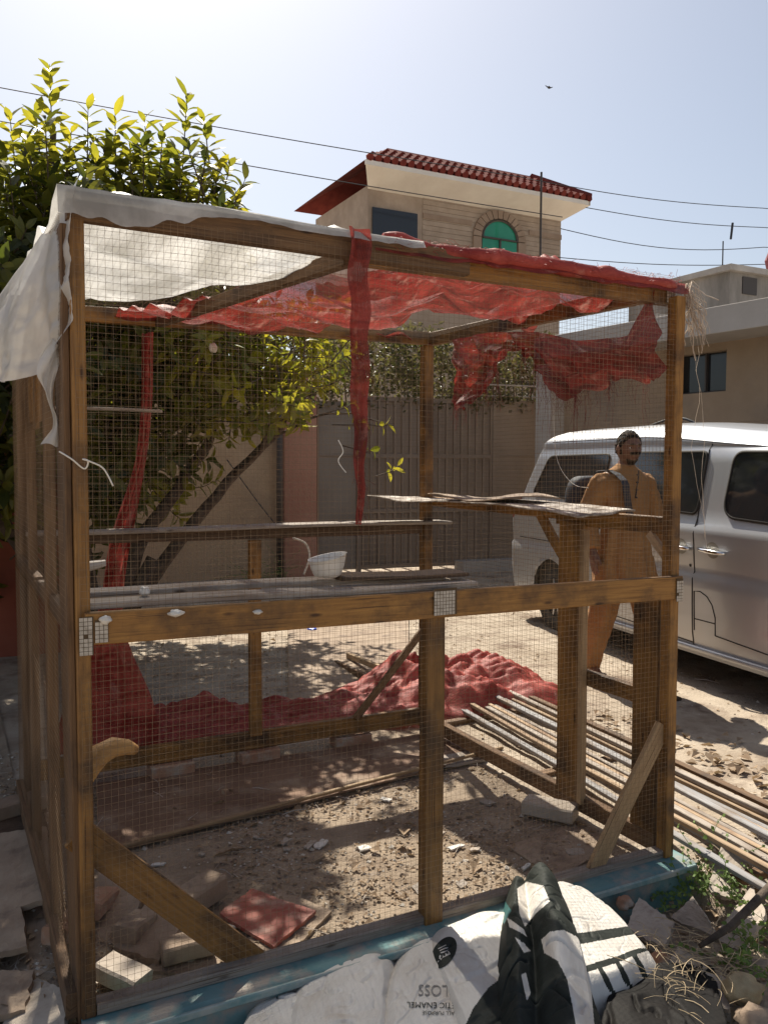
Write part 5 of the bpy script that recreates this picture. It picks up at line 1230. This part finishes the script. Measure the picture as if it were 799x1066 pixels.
# lettering
def decal(text, cx, cy, hgt, ang, bvs, name, parent, mt='print', off=.0022, wscale=1.0):
    cu = bpy.data.curves.new(name, 'FONT'); cu.body = text; cu.align_x = 'CENTER'; cu.align_y = 'CENTER'; cu.resolution_u = 3
    to = bpy.data.objects.new(name, cu); COL.objects.link(to); dg = bpy.context.evaluated_depsgraph_get(); me = bpy.data.meshes.new_from_object(to.evaluated_get(dg)); bpy.data.objects.remove(to)
    bm = bmesh.new(); bm.from_mesh(me); bmesh.ops.triangulate(bm, faces=bm.faces)
    for _ in range(4):
        bmesh.ops.subdivide_edges(bm, edges=[e for e in bm.edges if e.calc_length() > .10], cuts=1, use_grid_fill=False); bmesh.ops.triangulate(bm, faces=bm.faces)
    bmesh.ops.triangulate(bm, faces=bm.faces); ca, sa = math.cos(ang), math.sin(ang); dead = []
    for v in bm.verts:
        x = v.co.x*hgt*1.4*wscale; y = v.co.y*hgt*1.4; p = onto(bvs, cx+x*ca-y*sa, cy-(x*sa+y*ca), off)
        if p is None: dead.append(v)
        else: v.co = p
    bmesh.ops.delete(bm, geom=dead, context='VERTS'); bm.to_mesh(me); bm.free(); me.name = name; me.materials.clear(); me.materials.append(M[mt])
    o = bpy.data.objects.new(name, me); COL.objects.link(o); o.parent = parent; return o
A_ = math.pi-.02; lb = [BV['lettered_sack3']]; lb7 = [BV['emblem_sack7']]
decal('GLOSS', 456, 1031, 12, A_, lb, 'lettering', s3, 'print_grey', wscale=.85)
decal('SYNTHETIC ENAMEL', 462, 1047, 6.0, A_, lb, 'lettering', s3, 'print')
decal('ALL PURPOSE', 456, 1055, 4.0, A_, lb, 'lettering', s3, 'print')
def disc(cx, cy, rx_, ry_, ang, bvs, name, parent, mt, off=.0016):
    b = MB(); vs = []; n_ = 40
    for r_ in range(5):
        for k in range(n_):
            th = k/n_*6.2832; x = math.cos(th)*rx_*r_/4; y = math.sin(th)*ry_*r_/4
            vs.append(onto(bvs, cx+x*math.cos(ang)-y*math.sin(ang), cy+x*math.sin(ang)+y*math.cos(ang), off) or V((0, 0, -1)))
    b.add(vs, [(r_*n_+k, r_*n_+(k+1) % n_, (r_+1)*n_+(k+1) % n_, (r_+1)*n_+k) for r_ in range(4) for k in range(n_)]); o = b.build(name, mt); o.parent = parent; return o
disc(462, 992, 11, 18, .55, lb7, 'round_emblem', s7, 'print')
decal('EIII', 463, 991, 9, A_-1.1, lb7, 'lettering', s7, 'sack', off=.0032, wscale=.8)

# ---------------------------------------------------------------- rubble at the front right
slab('broken_tile', 'slab_pale', qpx([(650, 965), (690, 985), (702, 960), (665, 935)], [-.06, -.06, -.02, -.02]), .02, 'speckled broken tile right of the striped sheet', 'tile', seed=21, amp=.007)
slab('broken_tile', 'slab_pale', qpx([(697, 955), (745, 975), (735, 955), (720, 935)], [-.08, -.03, .0, -.02]), .02, 'pale grey broken tile in the middle of the rubble', 'tile', seed=22, amp=.007)
slab('broken_tile', 'slab_pale', qpx([(742, 975), (770, 990), (797, 952), (782, 922)], [-.08, -.07, .0, .02]), .02, 'square tile leaning in the rubble at the right edge', 'tile', seed=23, amp=.006)
slab('broken_tile', 'slab_pale', qpx([(735, 925), (765, 935), (779, 885), (752, 878)], [-.04, -.04, .06, .06]), .02, 'upright pinkish tile standing against the battens', 'tile', seed=24, amp=.01)
slab('broken_tile', 'slab_pale', qpx([(690, 1010), (722, 1028), (735, 1005), (705, 985)], [-.07, -.06, -.04, -.05]), .015, 'dusty grey tile piece between the speckled tile and the black plastic', 'tile', seed=51)
slab('broken_tile', 'slab_pale', qpx([(720, 1040), (757, 1050), (764, 1022), (735, 1012)], [-.07, -.06, -.03, -.04]), .015, 'pinkish tile piece right beside the black plastic corner', 'tile', seed=52)
slab('broken_tile', 'slab', qpx([(775, 1050), (812, 1060), (815, 1030), (785, 1022)], [-.07, -.06, -.03, -.04]), .015, 'brown tile piece at the bottom right edge of the rubble', 'tile', seed=53)
slab('broken_tile', 'slab', qpx([(655, 925), (678, 935), (690, 915), (668, 908)], [-.09, -.08, -.06, -.07]), .015, 'small brown tile piece against the front of the teal kerb', 'tile', seed=54)
slab('broken_tile', 'slab', qpx([(755, 1010), (790, 1020), (799, 1000), (765, 990)], [-.08, -.08, -.05, -.05]), .02, 'small brown tile half buried under dry twigs', 'tile', seed=25, amp=.007)
b = MB(); b.tube([pz(728, 985, .0), pz(760, 965, .03), pz(800, 925, .08), pz(830, 900, .1)], [.008, .013, .016, .018], 7); tag(b.build('dead_branch', 'bark', smooth=True), 'thick dead branch slanting through the rubble at the right edge', 'branch')
scrap(pz(772, 1030, -.02), .055, mat('yellowed_clump', (.42,.34,.20), .8, (.30,.22,.12), 12, bump=.6, bscale=40), 'crumpled_scrap', 'yellowish crumpled clump beside the black plastic', 'scrap', .7, 31)
scrap(pz(785, 1062, -.04), .05, 'slab', 'rubble_lump', 'brown crumbly lump in the bottom right corner', 'lump', .7, 33)
scrap(pz(688, 1000, -.07), .035, 'brick', 'rubble_lump', 'pinkish rubble lump at the tip of the striped sheet', 'lump', .6, 35)
scrap(pz(650, 940, -.04), .03, 'brick', 'rubble_lump', 'small pinkish rubble lump against the teal kerb', 'lump', .8, 36)
# straw and vines
rr = random.Random(5); b = MB()
for k in range(150):
    c = pz(rr.gauss(722, 36), rr.gauss(998, 20), -.04+rr.random()*.05); d = V((rr.uniform(-1, 1), rr.uniform(-1, 1), rr.uniform(-.15, .25))).normalized()*rr.uniform(.05, .15); k2 = V((-d.y, d.x, 0))*rr.uniform(-.35, .35)
    b.tube([c+d*t+k2*t*(1-t)*2+V((0, 0, .05*t*(1-t)-.01)) for t in (0, .2, .4, .6, .8, 1)], rr.uniform(.0005, .0013), 4, cap=False)
b.build('dry_grass', 'straw', kind='stuff')['label'] = 'tangle of dry straw on the rubble'
def weed(name, label, px, py, z, n_, L, seed, spread=.12):
    rr = random.Random(seed); c = pz(px, py, z); t = thing(name, tuple(c), label, 'weed', 'green weeds'); st = MB(); lv_ = MB()
    for k in range(n_):
        d = V((rr.uniform(-1, 1), rr.uniform(-1, 1), rr.uniform(.15, 1))).normalized(); p = c+V((rr.uniform(-spread, spread), rr.uniform(-spread, spread), 0)); pts = [p]
        for j in range(6): d = (d+V((rr.uniform(-.4, .4), rr.uniform(-.4, .4), rr.uniform(-.35, .1)))).normalized(); p = p+d*L/6; pts.append(p)
        st.tube(pts, .0011, 4, cap=False)
        for j in range(1, 7):
            for _ in range(2):
                a = V((rr.uniform(-1, 1), rr.uniform(-1, 1), rr.uniform(-.2, .6))).normalized(); s_ = rr.uniform(.008, .022); c_ = a.orthogonal().normalized()*s_*.4; p0 = pts[j]
                lv_.add([p0, p0+a*s_*.5+c_, p0+a*s_, p0+a*s_*.5-c_], [(0, 1, 2), (0, 2, 3)])
    adopt(st.build('stems', 'weed', None), t); adopt(lv_.build('leaves', 'weed', None), t)
weed('weed', 'low green weed growing at the right end of the teal kerb', 715, 925, -.08, 26, .14, 1, .08)
weed('weed', 'leggy green weed in front of the upright tile', 742, 915, -.06, 18, .22, 2, .06)
weed('weed', 'trailing green weed at the right edge beside the leaning tile', 795, 950, -.06, 24, .2, 3, .08)
weed('weed', 'green weed at the right edge below the dead branch', 785, 1000, -.06, 24, .18, 4, .08)
weed('weed', 'small green weed between the kerb and the speckled tile', 690, 930, -.09, 22, .10, 5, .06)
weed('weed', 'green plant low against the garden wall behind the back middle post', 276, 600, .05, 40, .5, 9, .25)
# fine debris
rr = random.Random(9)
ST = MB(); LF = MB(); TW = MB()
def stone(c, s, mi=0):
    vs = [c+V((s*rr.uniform(.6, 1), 0, 0)), c+V((0, s*rr.uniform(.6, 1), 0)), c-V((s*rr.uniform(.6, 1), 0, 0)), c-V((0, s*rr.uniform(.6, 1), 0)), c+V((rr.uniform(-.3, .3)*s, rr.uniform(-.3, .3)*s, s*rr.uniform(.3, .7))), c-V((0, 0, s*.3))]
    ST.add(vs, [(0, 1, 4), (1, 2, 4), (2, 3, 4), (3, 0, 4), (1, 0, 5), (2, 1, 5), (3, 2, 5), (0, 3, 5)], None, mi)
def dleaf(c, s):
    a = V((rr.uniform(-1, 1), rr.uniform(-1, 1), rr.uniform(-.3, .3))).normalized(); c_ = V((-a.y, a.x, rr.uniform(-.3, .3))).normalized()*s*.35
    LF.add([c, c+a*s*.5+c_+V((0, 0, s*.25)), c+a*s, c+a*s*.5-c_+V((0, 0, s*.15))], [(0, 1, 2), (0, 2, 3)])
def twig(c, s):
    d = V((rr.uniform(-1, 1), rr.uniform(-1, 1), rr.uniform(-.1, .15))).normalized()*s
    TW.tube([c, c+d*.5+V((0, 0, s*.05)), c+d], [s*.02, s*.018, s*.01], 3, cap=False)
regs = [((.0, 2.1), (.08, 1.75), 11000, .009, .55), ((-.6, .0), (-.2, 2.4), 4200, .012, .5), ((2.9, 5.2), (-.2, 6), 2600, .010, .7), ((.2, 3.2), (1.9, 5.0), 2600, .012, .7), ((1.6, 3.4), (-1.0, .0), 7000, .012, .4), ((2.2, 3.0), (0, 2.2), 500, .008, .8)]
for (xa, xb), (ya, yb), n_, s0, thr in regs:
    for k in range(n_):
        x = rr.uniform(xa, xb); y = rr.uniform(ya, yb); cl = fbm(x, y, 4, 1.8, 3)
        if cl < rr.uniform(-.3, .15): continue
        c = V((x, y, gh(x, y)+(.012 if (x < 2.15 and .08 < y < 2.05) or x < 0 else 0))); t = rr.random(); s = s0*rr.uniform(.4, 1)*(2.2 if rr.random() < .06 else 1)
        if t < .45: stone(c, s, rr.randrange(3))
        elif t < .80: dleaf(c+V((0, 0, .004)), s*rr.uniform(2, 4.2))
        else: twig(c+V((0, 0, .006)), s*rr.uniform(3, 9))
for k in range(420):
    c = pz(rr.uniform(640, 830), rr.uniform(935, 1070), -.10); c.z = gh(c.x, c.y)+rr.uniform(.005, .05); dleaf(c, rr.uniform(.018, .05))
for k in range(160):   # leaf litter stripe beyond the battens
    x = rr.gauss(3.05, .14); y = rr.uniform(-.3, 1.6); c = V((x+.1*y, y, gh(x, y)+.01)); dleaf(c, rr.uniform(.03, .08)); 
M['deb2'] = mat('pale_chip', (.50,.45,.38), .85, (.62,.57,.5), 9); M['deb3'] = mat('dark_clod', (.13,.09,.065), .95, (.2,.15,.11), 9)
tag(ST.build('gravel', ['dirt', 'deb2', 'deb3']), 'small stones and clods scattered over the ground', kind='stuff')
tag(LF.build('leaf_litter', 'dryleaf'), 'dry curled leaves littering the ground', kind='stuff')
tag(TW.build('twigs', 'wood_grey'), 'broken twigs and splinters on the ground', kind='stuff')
